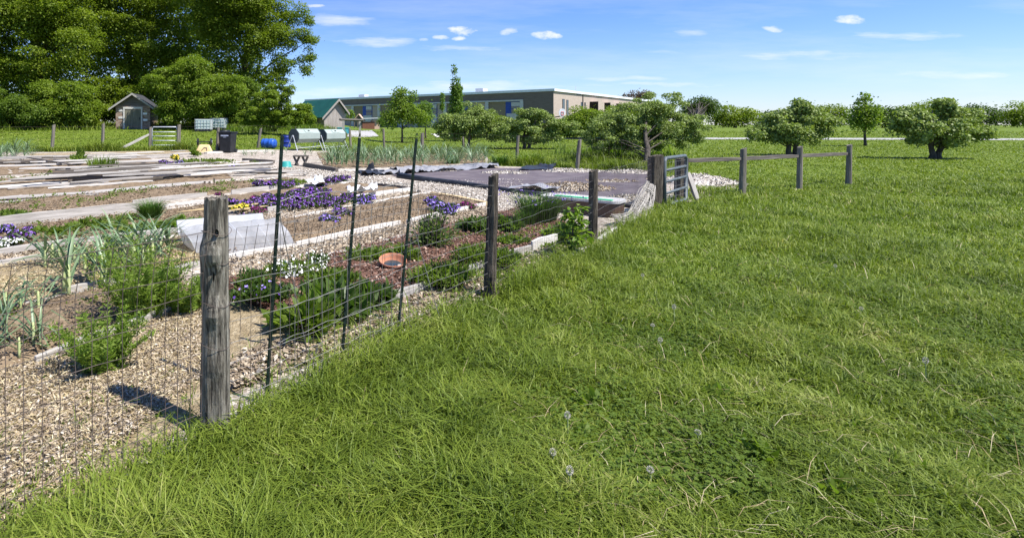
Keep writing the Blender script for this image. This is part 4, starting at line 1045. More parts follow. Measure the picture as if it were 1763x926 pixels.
# terracotta bowl
b = G(676, 476) + Vector((0, 0, .09)); t = thing('terracotta_bowl', 'wide terracotta bowl resting on the bark near the right stake', 'bowl', b)
R = Matrix.Rotation(math.radians(15), 4, 'X')
mb = MB(); lathe(mb, [(0, 0), (.07, 0), (.10, .02), (.138, .075), (.146, .085), (.152, .085), (.152, .105), (.146, .107), (.138, .10), (.128, .08), (.09, .03), (0, .018)], 36, M=R); mb.build('shell', M['terra'], t, smooth=True)
mb = MB(); lathe(mb, [(0, .046), (.06, .046), (.1, .045)], 24, M=R); mb.build('rainwater', M['glass'], t)
def rock(p, r, label, mat, seed, name='stone', sq=(1, 1, .6)):
    rnd = random.Random(seed); mb = MB(); n = 12; vs = []; fs = []
    for i in range(7):
        ph = math.pi * i / 6
        for k in range(n):
            a = 2 * math.pi * k / n; rr = r * rnd.uniform(.85, 1.12)
            vs.append((rr * math.sin(ph) * math.cos(a) * sq[0], rr * math.sin(ph) * math.sin(a) * sq[1], rr * math.cos(ph) * sq[2]))
    for i in range(6):
        for k in range(n):
            a = i * n + k; b = i * n + (k + 1) % n; fs.append((a, a + n, b + n, b))
    mb.add(vs, fs); o = mb.build(name, M[mat], None, Vector(p) + Vector((0, 0, r * sq[2] * .6)), smooth=True); return tag(o, label, 'stone')
M['limestone'] = surf('pale_stone', [(.3, (.42, .40, .36)), (.7, (.68, .66, .61))], scale=9, bump=.5)
rock(G(690, 477) + Vector((0, 0, .08)), .06, 'white stone propping the terracotta bowl', 'limestone', 4)
rock(G(1046, 401), .06, 'pale stone at the grass edge past the third post', 'limestone', 5)
# weed fabric with its edge roll, gravel heaps and crumpled sheets
def cloth(name, c, mat, label, cat, n=50, m=30, z=.06, amp=.012, sc=1.2, seed=1, fold=0.0):
    q = [np.array(G(*p)) for p in c]; U, W = np.meshgrid(np.linspace(0, 1, n), np.linspace(0, 1, m))
    X = (q[0][0] * (1 - U) + q[1][0] * U) * (1 - W) + (q[3][0] * (1 - U) + q[2][0] * U) * W
    Yy = (q[0][1] * (1 - U) + q[1][1] * U) * (1 - W) + (q[3][1] * (1 - U) + q[2][1] * U) * W
    e = np.minimum(np.minimum(U, 1 - U), np.minimum(W, 1 - W)); X = X + vnoise(X, Yy, 1.5, seed + 9) * .12 * (e < .001); Yy = Yy + vnoise(X, Yy, 1.5, seed + 10) * .12 * (e < .001)
    Z = tz(X, Yy) + z + amp * (vnoise(X, Yy, sc, seed) + .5 * vnoise(X, Yy, sc * 3, seed + 1)) + fold * (np.abs(vnoise(X * .9 + Yy * .5, Yy * .9 - X * .5, sc * .8, seed + 3)) + .6 * np.abs(vnoise(X * .5 - Yy * .9, X * .8 + Yy * .6, sc * 2.1, seed + 4))) * (.35 + .65 * (vnoise(X, Yy, .9, seed + 5) > -.1))
    V = np.stack([X, Yy, Z], -1); b = V.reshape(-1, 3)[0].copy(); i = np.arange(n - 1)[None, :] + np.arange(m - 1)[:, None] * n
    Q = np.stack([i, i + n, i + n + 1, i + 1], -1).reshape(-1, 4)
    o = link(name, mesh_np(name, V.reshape(-1, 3) - b, [Q], smooth=True), mat, None, Vector(b)); return tag(o, label, cat)
cloth('weed_fabric', [(846, 291), (1120, 301), (1102, 354), (668, 305)], M['fabric'], 'large purplish brown weed fabric spread over the garden', 'ground cloth', 90, 60, seed=3)
mb = MB(); pts = [G(668, 306), G(730, 314), G(800, 322), G(870, 332), G(960, 343), G(1040, 353), G(1086, 360)]; b = pts[0]
mb.tube([p - b + Vector((RB.uniform(-.05, .05), RB.uniform(-.05, .05), .06)) for p in [pts[0].lerp(pts[1], .3)] + pts[1:]], [.13, .10, .085, .07, .06, .05, .05], 9); tag(mb.build('fabric_roll', M['black_sheet'], None, b, smooth=True), 'black rolled edge along the front of the brown weed fabric', 'fabric roll')
cloth('plastic_sheet', [(668, 293), (850, 284), (860, 292), (690, 303)], M['grey_sheet'], 'crumpled grey plastic sheet along the back of the weed fabric', 'plastic sheet', 60, 20, seed=5, fold=.13, sc=3.7, amp=.03, z=.07)
cloth('plastic_sheet', [(612, 298), (640, 297), (668, 304), (622, 306)], M['black_sheet'], 'black sheet scrap bunched up at the left end of the weed fabric', 'plastic sheet', 16, 12, seed=6, fold=.30, sc=3, z=.06)
cloth('plastic_sheet', [(636, 298), (745, 291), (760, 297), (660, 304)], M['grey_sheet'], 'grey sheet lying between the black scrap and weed fabric', 'plastic sheet', 40, 14, seed=7, fold=.10, sc=3.5, amp=.03, z=.05)
cloth('plastic_sheet', [(905, 289), (960, 289), (955, 296), (890, 297)], M['black_sheet'], 'dark sheet folded on the far edge of the weed fabric', 'plastic sheet', 26, 12, seed=8, fold=.10, sc=3.5, z=.08)
cloth('plastic_sheet', [(905, 328), (965, 331), (960, 336), (880, 334)], M['grey_sheet'], 'grey sheet end sticking out left of the brown planter', 'plastic sheet', 20, 10, seed=9, fold=.10, sc=2.5, z=.09)
cloth('plastic_sheet', [(590, 342), (640, 338), (650, 343), (600, 349)], M['plastic_white'], 'white plastic sheet scrap lying by the pansies and middle stake', 'plastic sheet', 22, 14, seed=10, fold=.16, sc=5, z=.14)
cloth('plastic_sheet', [(528, 322), (556, 321), (562, 329), (540, 331)], M['plastic_white'], 'white bag lying among the thickest purple pansies', 'plastic bag', 20, 14, seed=11, fold=.18, sc=5, z=.16)
def heap(name, x, y, rx, ry, h, mat, bmat, seed, nb=1500):
    c = G(x, y); n = 40; m = 12; r = np.random.default_rng(seed)
    A, Rr = np.meshgrid(np.linspace(0, 2 * np.pi, n, endpoint=False), np.linspace(0, 1, m))
    X = c.x + np.cos(A) * Rr * rx * (1 + .15 * np.sin(3 * A + seed)); Y_ = c.y + np.sin(A) * Rr * ry * (1 + .15 * np.sin(2 * A + seed))
    Z = tz(X, Y_) + .05 + h * (1 - Rr ** 1.6) + vnoise(X, Y_, 5, seed) * .03 * (1 - Rr) - .05 * (Rr > .99)
    i = np.arange(n)[None, :] + np.arange(m - 1)[:, None] * n; j = (np.arange(n) + 1)[None, :] % n + np.arange(m - 1)[:, None] * n
    Q = np.stack([i, j, j + n, i + n], -1).reshape(-1, 4)
    kind(link(name, mesh_np(name, np.stack([X, Y_, Z], -1).reshape(-1, 3), [Q], smooth=True), mat), 'stuff')
    a = r.uniform(0, 6.28, nb); q = np.sqrt(r.random(nb)) * 1.08
    p = np.stack([c.x + np.cos(a) * q * rx, c.y + np.sin(a) * q * ry, 0 * a], 1); p[:, 2] = tz(p[:, 0], p[:, 1]) + .06 + h * np.maximum(0, 1 - q ** 1.6)
    V, Fc = leaf_quads(p, r.uniform(.03, .09, nb), .04, rdir(r, nb), unit(np.array([0, 0, 1.]) + r.normal(size=(nb, 3)) * .6), .2)
    kind(link(name, mesh_np(name, V, [Fc]), bmat), 'stuff')
heap('gravel', 980, 329, 1.05, .62, .13, M['gravel'], M['chips'], 1, 2000)
heap('gravel', 870, 301, .75, .45, .05, M['gravel'], M['pebbles'], 2, 700)
heap('gravel', 985, 298, .95, .5, .06, M['gravel'], M['pebbles'], 3, 1000)
heap('gravel', 1085, 300, .85, .6, .08, M['gravel'], M['pebbles'], 4, 800)
heap('gravel', 1082, 350, .5, .35, .10, M['gravel'], M['pebbles'], 5, 800)
heap('gravel', 1055, 316, .7, .25, .02, M['gravel'], M['chips'], 6, 300)
heap('gravel', 1205, 318, 1.0, 1.0, .22, M['gravel'], M['pebbles'], 7, 1200)
heap('gravel', 740, 297, 1.0, .4, .05, M['gravel'], M['pebbles'], 8, 600)
# planter
a = G(930, 365); b = G(1062, 379); d = b - a; ang = math.atan2(d.y, d.x); L = d.length
t = thing('raised_planter', 'long brown rounded planter with pale rim and green liner behind the third post', 'planter', a, ang)
def rr_outline(x0, x1, y0, y1, r, n=6):
    o = []
    for cx, cy, a0 in ((x1 - r, y0 + r, -90), (x1 - r, y1 - r, 0), (x0 + r, y1 - r, 90), (x0 + r, y0 + r, 180)):
        for i in range(n + 1): q = math.radians(a0 + 90 * i / n); o.append((cx + r * math.cos(q), cy + r * math.sin(q)))
    return o
ol = rr_outline(0, L, 0, .55, .14)
mb = MB(); mb.prism(ol, lambda p: Vector((p[0], p[1], -.05)), lambda p: Vector((p[0], p[1], .27))); mb.build('side_wall', M['planter'], t)
ol2 = rr_outline(-.03, L + .03, -.03, .58, .16)
mb = MB(); mb.prism(ol2, lambda p: Vector((p[0], p[1], .273)), lambda p: Vector((p[0], p[1], .315))); mb.build('rim', M['concrete'], t)
mb = MB(); mb.box(.25, L * .62, .03, .16, .318, .335); mb.box(L * .74, L * .93, .02, .14, .318, .333); mb.build('green_liner', M['greenhose'], t, bevel=.005)
# clear row cover (low cloche) on the bare soil bed
a = G(346, 452); b = G(513, 431); d = (b - a); L = d.length; ang = math.atan2(d.y, d.x)
t = thing('row_cover', 'low frosted plastic cloche with a lid board over the near end of the soil bed', 'cloche', a, ang)
k = a.y / F
sec = [(0, .02), (.05, .24), (.10, .285), (.36, .385), (.40, .385), (.62, .22), (.68, .05)]
NS = len(sec); mb = MB(); NN = 26; vs = []; fs = []
for i in range(NN + 1):
    x = L * i / NN; sag = 1 - .03 * math.sin(i / NN * 5 * math.pi) ** 2
    for j, (y, z) in enumerate(sec): vs.append((x - .42 * z, y + RB.uniform(-.004, .004), z * sag + RB.uniform(-.003, .003)))
for i in range(NN):
    for j in range(NS - 1): q = i * NS + j; fs.append((q, q + NS, q + NS + 1, q + 1))
fs.append(tuple(range(NS))); m = NN * NS; fs.append(tuple(m + k for k in range(NS - 1, -1, -1)))
mb.add(vs, fs); mb.build('film', M['cover'], t)
mb = MB(); mb.box(-.10, L * .86, -.10, .10, -.012, .012, Matrix.Translation((0, .74, .31)) @ Matrix.Rotation(1.05, 4, 'X')); mb.build('lid_board', M['lid'], t, bevel=.006)
for i in range(5):
    mb = MB(); x = .02 + (L - .04) * i / 4
    mb.tube([(x - .42 * z, y * .97 + .01, z - .012) for y, z in sec], .005, 6); mb.build('hoop', M['galv'], t)
board('cloche_weight', G(405, 458), G(423, 455), .06, .06, M['limestone'], 'short pale pipe holding down the front of the cloche', 'pipe', None, .10)
# ------------------------------------------------------------------ garden plants
# leeks: a few kinds, copied
LK = []
for i in range(5):
    me, st = leek_mesh(200 + i, .62, 8 + i % 3)
    LK.append((me, st))
def leek(p, s, rz, label, group, k, parts=True):
    me, st = LK[k % 5]
    if parts:
        t = thing('leek', label, 'leek', p, rz, group); t.scale = (s, s, s)
        link('leaf_fan', me, M['lf_leek'], t)
        if not isinstance(st, bpy.types.Mesh):
            o = st.build('stalk', M['leekstalk'], t, smooth=True); LK[k % 5] = (me, o.data)
        else: link('stalk', st, M['leekstalk'], t)
        return t
    o = link('leek', me, M['lf_leek'], None, p); o.scale = (s, s, s); o.rotation_euler = (0, 0, rz)
    return tag(o, label, 'leek', group)
rl = random.Random(9)
near = [(78, 464, .95), (110, 497, 1.0), (118, 507, 1.05), (146, 472, .9), (162, 480, .85), (176, 488, 1.05), (196, 446, 1.0), (214, 462, .9), (226, 443, 1.1), (184, 458, .9), (206, 440, .8), (238, 455, 1.0), (262, 452, 1.0), (135, 458, .8), (290, 440, .85)]
near = near + [(rl.uniform(65, 300), rl.uniform(440, 500), rl.uniform(.75, 1.05)) for _ in range(12)]
for i, (x, y, s) in enumerate(near):
    leek(G(x, y, .09), s, rl.uniform(0, 6.28), 'tall blue-green leek growing in the straw behind the near mesh', 'leeks in the straw bed', i)
for i in range(9):
    leek(G(rl.uniform(-20, 70), rl.uniform(530, 640), .07), rl.uniform(.5, .8), rl.uniform(0, 6.28), 'small leek in the soil strip below the straw bed', 'small leeks in the soil strip', i)
n = 0
for j in range(6):
    for i in range(30):
        x = 562 + i * 9.2 + rl.uniform(-3, 3) + j * 1.5; y = 288 - j * 4.0 - (x - 560) * .012 + rl.uniform(-1, 1)
        leek(G(x, y, .06), rl.uniform(1.0, 1.35), rl.uniform(0, 6.28), 'silvery blue-green leek in the long far row behind the green stakes', 'leeks in the long row', n, False); n += 1
for i in range(34):
    x = rl.uniform(-25, 62); y = 277 - rl.uniform(0, 14) - x * .02
    leek(G(x, y, .04), rl.uniform(.95, 1.3), rl.uniform(0, 6.28), 'leek in the dense patch at the far left of the garden', 'leeks in the far left patch', i, False)
for i in range(16):
    x = rl.uniform(415, 540); y = rl.uniform(262, 273)
    leek(G(x, y, .02), rl.uniform(.4, .7), rl.uniform(0, 6.28), 'thin young leek on the strip left of the bench', 'young leeks by the bench', i, False)

# pansies
PM = []
for i in range(4):
    PM.append(mound('pansy_plant', 'x', 'pansy', (0, 0, 0), .24, .22, .20, 520, .055, M['lf_pansy'], 300 + i, fl=M['fl_purple'], nfl=165, fsize=.020))
def pansy(x, y, s, label, group=None, fl='fl_purple', sz=1.0):
    k = rl.randrange(4); o = copy_tree(PM[k])
    o.location = G(x, y, .07); o.rotation_euler = (0, 0, rl.uniform(-.5, .5)); o.scale = (s, s, s * sz)
    tag(o, label, 'pansy', group)
    if fl != 'fl_purple':
        for c in o.children:
            if c.name.startswith('flowers'):
                c.data = c.data.copy(); c.data.materials[0] = M[fl]
g = 'purple pansies massed in the bed'
for x, y, s in [(428, 358, 1), (455, 357, .95), (470, 352, 1), (486, 358, 1), (500, 355, 1.15), (514, 350, 1.2), (528, 347, 1.25), (541, 343, 1.2), (553, 340, 1.1), (505, 345, 1.1), (520, 339, 1.15), (535, 335, 1.1), (563, 352, .9), (580, 349, .9), (593, 347, .9), (530, 357, .9), (548, 354, .85), (464, 344, .9), (448, 351, .9), (478, 349, 1.0), (492, 350, 1.05), (545, 352, .9), (556, 347, 1.0), (509, 360, .8), (570, 356, .8), (604, 344, .8)]:
    pansy(x, y, s, 'purple pansy in the thick mass of flowers behind the leftmost stake', g)
g = 'purple pansies of the upper row'
for x, y, s in [(444, 322, .95), (453, 321, .9), (464, 323, 1.05), (474, 322, 1.0), (489, 322, 1.0), (500, 321, .85), (556, 317, .9), (568, 315, .9), (580, 314, 1), (592, 312, .9), (551, 322, .8)]:
    pansy(x, y, s, 'purple pansy in the upper row beyond the thick flower mass', g)
pansy(401, 356, 1.0, 'purple pansy touching the right side of the corner post top')
pansy(415, 363, .85, 'bright yellow pansy just right of the corner post', fl='fl_yellow')
pansy(444, 366, .75, 'dark maroon pansy in front of the purple mass', fl='fl_maroon')
pansy(442, 347, .8, 'dark maroon pansy behind the purple mass', fl='fl_maroon')
pansy(422, 381, .7, 'low purple pansy behind the top of the cloche')
pansy(375, 338, .5, 'single dark purple pansy showing above the corner post', fl='fl_maroon')
pansy(588, 371, 1.0, 'purple pansy at the back edge of the bare soil bed')
pansy(566, 383, .9, 'lavender and yellow pansy at the edge of the bare soil bed', fl='fl_lav')
pansy(757, 363, 1.25, 'lavender blue pansy clump at the right end of the bare soil bed', fl='fl_lav')
pansy(772, 368, 1.0, 'pale lavender pansy beside the bigger lavender clump', fl='fl_lav')
pansy(742, 352, .9, 'purple pansy near the yellowish end board', fl='fl_lav')
pansy(805, 358, .8, 'maroon pansy in the corner beside the second post', fl='fl_maroon')
pansy(627, 352, 1.1, 'purple pansy beside the white plastic scrap', fl='fl_lav')
pansy(402, 290, 1.2, 'lavender tuft on the gravel right of the flower tray', fl='fl_lav', sz=.8)
pansy(284, 283, 1.2, 'purple pansy in the dark tray on the far beds', sz=.8)
pansy(300, 277, 1.1, 'yellow pansy behind the purple tray', fl='fl_yellow', sz=1.1)
pansy(308, 285, .9, 'lavender pansy right of the purple tray', fl='fl_lav')
pansy(54, 401, .65, 'small purple pansy on the broad pale plank at left')
pansy(8, 404, .8, 'lavender pansy at the left frame edge behind the leeks', fl='fl_lav')
pansy(14, 424, .75, 'white and purple pansy at the left frame edge above the leek bed', fl='fl_white', sz=.8)
pansy(30, 418, .9, 'dark purple pansy beside the white pansy at the left edge')
pansy(176, 316, .6, 'single lavender pansy by the upright stub', fl='fl_lav')
for o in PM:
    for c in list(o.children): bpy.data.objects.remove(c)
    bpy.data.objects.remove(o)
board('flower_tray', G(272, 285), G(292, 286), .3, .10, M['wood_dark'], 'dark tray holding the far purple pansy', 'tray')

mound('candytuft', 'mound of white flowers at the foot of the leftmost stake', 'flowering plant', G(502, 478, .08), .36, .26, .24, 1500, .04, M['lf_mid'], 401, fl=M['fl_white'], nfl=190, fsize=.014)
mound('candytuft', 'smaller white flowered mound right of the leftmost stake', 'flowering plant', G(545, 462, .08), .22, .2, .2, 700, .04, M['lf_deep'], 402, fl=M['fl_white'], nfl=90, fsize=.013)
mound('bedding_plant', 'dark leafy plant dotted with purple flowers beside the corner post', 'flowering plant', G(440, 520, .08), .40, .25, .20, 1300, .05, M['lf_pansy'], 403, fl=M['fl_lav'], nfl=45, fsize=.018)
mound('bedding_plant', 'dark green plant between the corner post and white flowers', 'plant', G(430, 495, .08), .28, .22, .2, 900, .05, M['lf_deep'], 404)
mound('peony', 'large dark glossy leaved plant below the middle stake', 'plant', G(575, 540, .08), .38, .32, .26, 480, .12, M['lf_deep'], 405, aspect=.42, upright=.2)
mound('peony', 'dark glossy leaved plant left of the terracotta bowl', 'plant', G(622, 522, .08), .30, .26, .22, 380, .11, M['lf_deep'], 406, aspect=.42, upright=.2)
mound('peony', 'dark glossy leaved plant nearest the camera by the wire mesh', 'plant', G(520, 566, .08), .36, .3, .24, 380, .12, M['lf_mid'], 407, aspect=.42, upright=.2)
mound('herb', 'loose green herb just left of the middle stake', 'herb', G(572, 497, .08), .34, .26, .26, 1300, .05, M['lf_mid'], 408)
mound('herb', 'loose green herb between the middle and right stakes', 'herb', G(645, 448, .08), .46, .26, .20, 1400, .05, M['lf_herb'], 409)
mound('herb', 'small leafy herb under the right stake above the bowl', 'herb', G(700, 450, .08), .24, .2, .2, 600, .06, M['lf_herb'], 410)
mound('herb', 'wide bright green herb mound right of the terracotta bowl', 'herb', G(765, 488, .09), .40, .30, .24, 2600, .06, M['lf_herb'], 411, aspect=.3, upright=.5)
mound('herb', 'bright green herb mound left of the second post', 'herb', G(815, 455, .09), .24, .24, .30, 1500, .055, M['lf_herb'], 412, aspect=.3, upright=.6)
mound('herb', 'bright green herb mound right of the second post', 'herb', G(866, 458, .09), .28, .24, .24, 1500, .055, M['lf_herb'], 413, aspect=.3, upright=.5)
mound('leafy_plant', 'broad leaved plant with purple flowers left of the second post', 'plant', G(822, 400, .09), .30, .26, .26, 600, .10, M['lf_deep'], 414, fl=M['fl_maroon'], nfl=0)
mound('leafy_plant', 'broad leaved plant with pale flowers right of the second post', 'plant', G(868, 400, .09), .30, .26, .30, 700, .10, M['lf_deep'], 415, fl=M['fl_white'], nfl=0)
mound('herb', 'low green herb between the second post and bark', 'herb', G(880, 420, .09), .28, .22, .14, 800, .05, M['lf_herb'], 416)
mound('leafy_plant', 'leafy mound behind the sapling at the planter foot', 'plant', G(965, 410, .09), .36, .26, .24, 1100, .07, M['lf_sap'], 417)
mound('twiggy_bush', 'twiggy bush with bare lower stems right of the right stake', 'bush', G(742, 425, .09), .36, .32, .56, 950, .055, M['lf_blue'], 418, stems=30, upright=.4)
blade_plant('iris_clump', 'tall dark grassy clump with blue buds in front of the brown planter', 'plant', G(928, 384, .08), 900, .56, .24, .011, M['lf_chive'], 419, lean=.45, curl=.35, fl=M['fl_lav'], nfl=60, fsize=.025)
blade_plant('chive_tuft', 'small grassy tuft left of the tall grassy clump', 'plant', G(906, 390, .08), 320, .34, .12, .010, M['lf_chive'], 420, lean=.35, curl=.3)
blade_plant('chive_tuft', 'round bright green chive tuft beside the broad pale plank', 'plant', G(259, 379, .06), 800, .38, .13, .008, M['lf_chive'], 421, lean=.5, curl=.3)
blade_plant('grass_tuft', 'strappy green tuft at the back edge of the weed fabric', 'plant', G(862, 284, .03), 160, .5, .25, .03, M['lf_chive'], 422)
blade_plant('grass_tuft', 'strappy green tuft right of the back post by the fabric', 'plant', G(912, 284, .03), 260, .6, .45, .028, M['lf_herb'], 423)
blade_plant('grass_tuft', 'dark green tuft at the right end of the leek row', 'plant', G(780, 282, .03), 200, .5, .22, .02, M['lf_chive'], 424)
blade_plant('grass_tuft', 'yellow-green tuft among the boards of the far pile', 'plant', G(176, 291, .03), 240, .5, .4, .02, M['lf_herb'], 425)
mound('leafy_weed', 'tall leafy weed among the far boards', 'weed', G(132, 284, .03), .28, .28, .6, 260, .2, M['lf_herb'], 426, aspect=.35, upright=.6)
mound('leafy_weed', 'leafy weed left of the tan cart', 'weed', G(335, 270, .02), .35, .3, .4, 260, .14, M['lf_herb'], 427, aspect=.35, upright=.6)
g = 'lettuce seedlings behind the cloche'
for i, (x, y) in enumerate([(300, 388), (312, 383), (326, 390), (338, 384), (290, 395), (350, 388), (318, 396), (342, 392)]):
    mound('lettuce', 'small lime green lettuce left of the corner post behind the cloche', 'lettuce', G(x, y, .08), .11, .10, .09, 90, .07, M['lf_sap'], 440 + i, group=g, aspect=.8, upright=.4)
g = 'radish seedlings behind the leeks'
for i in range(12):
    mound('seedling', 'young leafy seedling in the soil behind the straw bed leeks', 'seedling', G(70 + i * 19 + rl.uniform(-5, 5), 400 + rl.uniform(-5, 9) - i * .8, .08), .13, .12, .10, 70, .09, M['lf_herb'], 460 + i, group=g, aspect=.6, upright=.4)
mound('weed_patch', 'bright green weedy patch at the left end of the soil bed', 'weed', G(12, 375, .06), .45, .3, .14, 500, .07, M['lf_herb'], 480)
mound('weed_patch', 'yellow-green weedy patch right of the upper pansies', 'weed', G(525, 317, .05), .5, .3, .16, 500, .06, M['lf_herb'], 481)
mound('weed_patch', 'low green growth on the bed beyond the flower tray', 'weed', G(355, 280, .02), 1.0, .5, .16, 500, .10, M['lf_herb'], 482)

# feathery plant (tall soft divided leaves)
def feathery(name, label, base, h, spread, nst, seed, mat):
    rng = np.random.default_rng(seed); parts = []; mb = MB()
    t = thing(name, label, 'plant', base)
    for i in range(nst):
        az = rng.uniform(0, 2 * np.pi); r = np.sqrt(rng.random()) * spread; L = h * rng.uniform(.55, 1.08)
        b = np.array([np.cos(az) * r * .35, np.sin(az) * r * .35, 0]); e = np.array([np.cos(az) * r, np.sin(az) * r, L])
        ts = np.linspace(0, 1, 22)[:, None]; c = b + (e - b) * ts + np.array([np.cos(az), np.sin(az), 0]) * (ts ** 3) * .10
        mb.tube([Vector(q) for q in c[::4]], [.006, .005, .004, .003, .002, .0015], 4, cap=False)
        for s in (-1, 1):
            for rep in range(3):
                k = rng.integers(3, 22, 26); p = c[k] + rng.normal(size=(26, 3)) * .012
                side = np.array([-np.sin(az), np.cos(az), 0]) * s
                D = unit(side * .8 + np.array([0, 0, .45]) + rng.normal(size=(26, 3)) * .45)
                parts.append(leaf_quads(p, rng.uniform(.03, .085, 26) * (1.1 - ts[k, 0] * .5), .011, D, rdir(rng, 26)))
    V, Fs = merge(parts)
    link('foliage', mesh_np('foliage', V, Fs), mat, t); mb.build('stems', mat, t)
feathery('feathery_plant', 'tall soft feathery green plant left of the corner post', G(245, 548, .05), .60, .36, 42, 501, M['lf_fern'])
feathery('feathery_plant', 'lower feathery green plant touching the corner post side', G(322, 540, .05), .36, .24, 26, 502, M['lf_fern'])
feathery('feathery_plant', 'small feathery plant near the fence foot at lower left', G(180, 640, .05), .36, .25, 26, 503, M['lf_fern'])
# sapling
def sapling(label, base, h, seed):
    rng = np.random.default_rng(seed); rnd = random.Random(seed); t = thing('sapling', label, 'young tree', base); mb = MB(); parts = []
    for s in range(2):
        lean = (.05, -.03)[s]; H = h * (1, .8)[s]
        pts = [Vector((s * .03 + lean * f, .02 * math.sin(f * 5 + s), -.03 + H * f)) for f in (0, .25, .5, .75, 1)]
        mb.tube(pts, [.011, .010, .008, .006, .003], 6)
        for k in range(22):
            f = rnd.uniform(.3, 1.0); p = np.array(pts[0].lerp(pts[4], f)); az = rnd.uniform(0, 6.28); Lb = rnd.uniform(.05, .26) * (1.15 - f * .55)
            e = p + np.array([math.cos(az), math.sin(az), rnd.uniform(.1, .5)]) * Lb
            mb.tube([Vector(p), Vector(e)], [.004, .002], 4, cap=False)
            n = 7; q = p + (e - p) * rng.uniform(.4, 1.05, (n, 1))
            D = unit(np.array([math.cos(az), math.sin(az), -.15]) + rng.normal(size=(n, 3)) * .55); N = unit(np.array([0, 0, 1.]) + rng.normal(size=(n, 3)) * .35)
            parts.append(leaf_quads(q, rng.uniform(.06, .11, n), .05, D, N, .15))
    V, Fs = merge(parts); link('leaves', mesh_np('leaves', V, Fs), M['lf_sap'], t); mb.build('stem', M['bark'], t)
sapling('leafy bright green sapling in front of the third post', G(983, 449), .72, 510)
# dandelion clocks in the grass
g = 'dandelion clocks in the verge'
rd = np.random.default_rng(520)
ms_ = None
for i in range(12):
    for _ in range(40):
        x = rd.uniform(880, 1763); y = rd.uniform(370, 900)
        p = G(x, y)
        if fence_side(p.x, p.y) > .5 and p.y < 9: break
    h = rd.uniform(.08, .17)
    t = thing('dandelion', 'white dandelion clock standing in the long grass', 'dandelion', p, 0, g)
    if ms_ is None:
        q = rdir(rd, 150) * .011; V, Fc = leaf_quads(q, .006, .004, q, rdir(rd, 150)); V[:, 2] += .12
        ms_ = mesh_np('seed_head', V, [Fc]); mb = MB(); mb.tube([(0, 0, 0), (.003, 0, .06), (0, 0, .12)], .0028, 4, cap=False)
        o = mb.build('stem', M['leekstalk'], t); st_ = o.data
    else: link('stem', st_, M['leekstalk'], t)
    link('seed_head', ms_, M['seedhead'], t); t.scale = (1, 1, h / .12)
# broad weeds in the verge
g = 'broad weeds in the verge'
WM = []
for i in range(15):
    for _ in range(40):
        x = rd.uniform(560, 1763); y = rd.uniform(380, 920); p = G(x, y)
        if fence_side(p.x, p.y) > .25 and p.y < 8: break
    if len(WM) < 3:
        w = mound('broad_weed', 'low broad leaved weed spreading in the verge grass', 'weed', p, 0.13, .13, .08, 70, .055, M['lf_mid'], 530 + i, group=g, aspect=.45, upright=.3); WM.append(w)
    else:
        w = copy_tree(WM[i % 3]); w.location = p; w.rotation_euler = (0, 0, rd.uniform(0, 6)); s = rd.uniform(.6, 1.2); w.scale = (s, s, s)

# ------------------------------------------------------------------ trees
tree('maple_tree', 'huge dark maple filling the upper left corner', 'tree', G(70, 219), [(40, -20, 150, 120), (60, 80, 130, 80), (90, 150, 85, 55), (-30, 120, 90, 90), (20, 175, 70, 40)], 47, .165, 120000, M['lf_maple'], 601, .45, 190, .27, .7)
tree('maple_tree', 'big maple behind the old shed', 'tree', G(235, 215), [(215, -20, 130, 110), (230, 60, 120, 75), (200, 125, 85, 50), (270, 120, 80, 50), (180, 165, 50, 40), (318, 30, 55, 60), (320, 95, 50, 40)], 54, .175, 110000, M['lf_maple'], 602, .5, 170, .27, .7)
tree('maple_tree', 'big dark maple whose branches reach out into the sky', 'tree', G(425, 217), [(400, -30, 120, 100), (420, 50, 100, 70), (465, 50, 62, 62), (400, 115, 85, 45), (380, 40, 60, 60), (500, 20, 44, 38), (516, 68, 36, 26), (495, 105, 46, 28), (460, 132, 55, 24), (528, 122, 22, 14), (537, 68, 16, 12), (530, 95, 18, 14), (528, 35, 18, 14), (440, 140, 60, 26)], 50, .15, 150000, M['lf_maple'], 603, .5, 280, .27, .7, fork=.3)
tree('box_elder', 'bright green bushy tree right of the old shed', 'tree', G(300, 221), [(272, 138, 36, 36), (305, 160, 46, 48), (335, 150, 54, 54), (308, 192, 48, 32), (365, 180, 50, 40), (330, 115, 42, 30), (390, 152, 40, 36)], 43.5, .125, 90000, M['lf_bright'], 604, .14, 170, .26, .7, stems=2)
tree('box_elder', 'mid green bushy tree behind the white water tanks', 'tree', G(395, 219), [(400, 170, 46, 40), (380, 205, 50, 20), (430, 195, 36, 30), (420, 150, 34, 24)], 46, .13, 42000, M['lf_mid'], 605, .12, 100, .26, .7, stems=2)
tree('sumac', 'spreading light green tree left of the green-roofed barn', 'tree', G(470, 226), [(465, 180, 48, 30), (508, 192, 36, 24), (480, 156, 30, 18), (440, 205, 44, 18), (522, 205, 28, 16), (470, 210, 50, 14), (528, 190, 18, 14)], 38, .10, 42000, M['lf_bright'], 606, .09, 130, .26, .7, stems=3, shell=.5)
tree('shrub', 'leafy shrub at the far left under the maples', 'shrub', G(20, 222), [(15, 185, 55, 36), (55, 195, 40, 26), (-30, 180, 50, 45)], 43, .135, 30000, M['lf_mid'], 607, .08, 70, .28, .8, stems=3)
tree('shrub', 'bright shrub left of the old shed', 'shrub', G(130, 220), [(125, 175, 45, 45), (150, 195, 32, 26), (95, 193, 36, 28), (80, 165, 34, 30)], 44, .135, 42000, M['lf_bright'], 608, .09, 90, .26, .8, stems=3)
tree('shrub', 'dark shrub filling the gap behind the old shed', 'shrub', G(235, 214), [(190, 165, 50, 45), (255, 175, 60, 42), (215, 190, 60, 30)], 52, .2, 18000, M['lf_maple'], 609, .09, 60, .3, .8, stems=3)
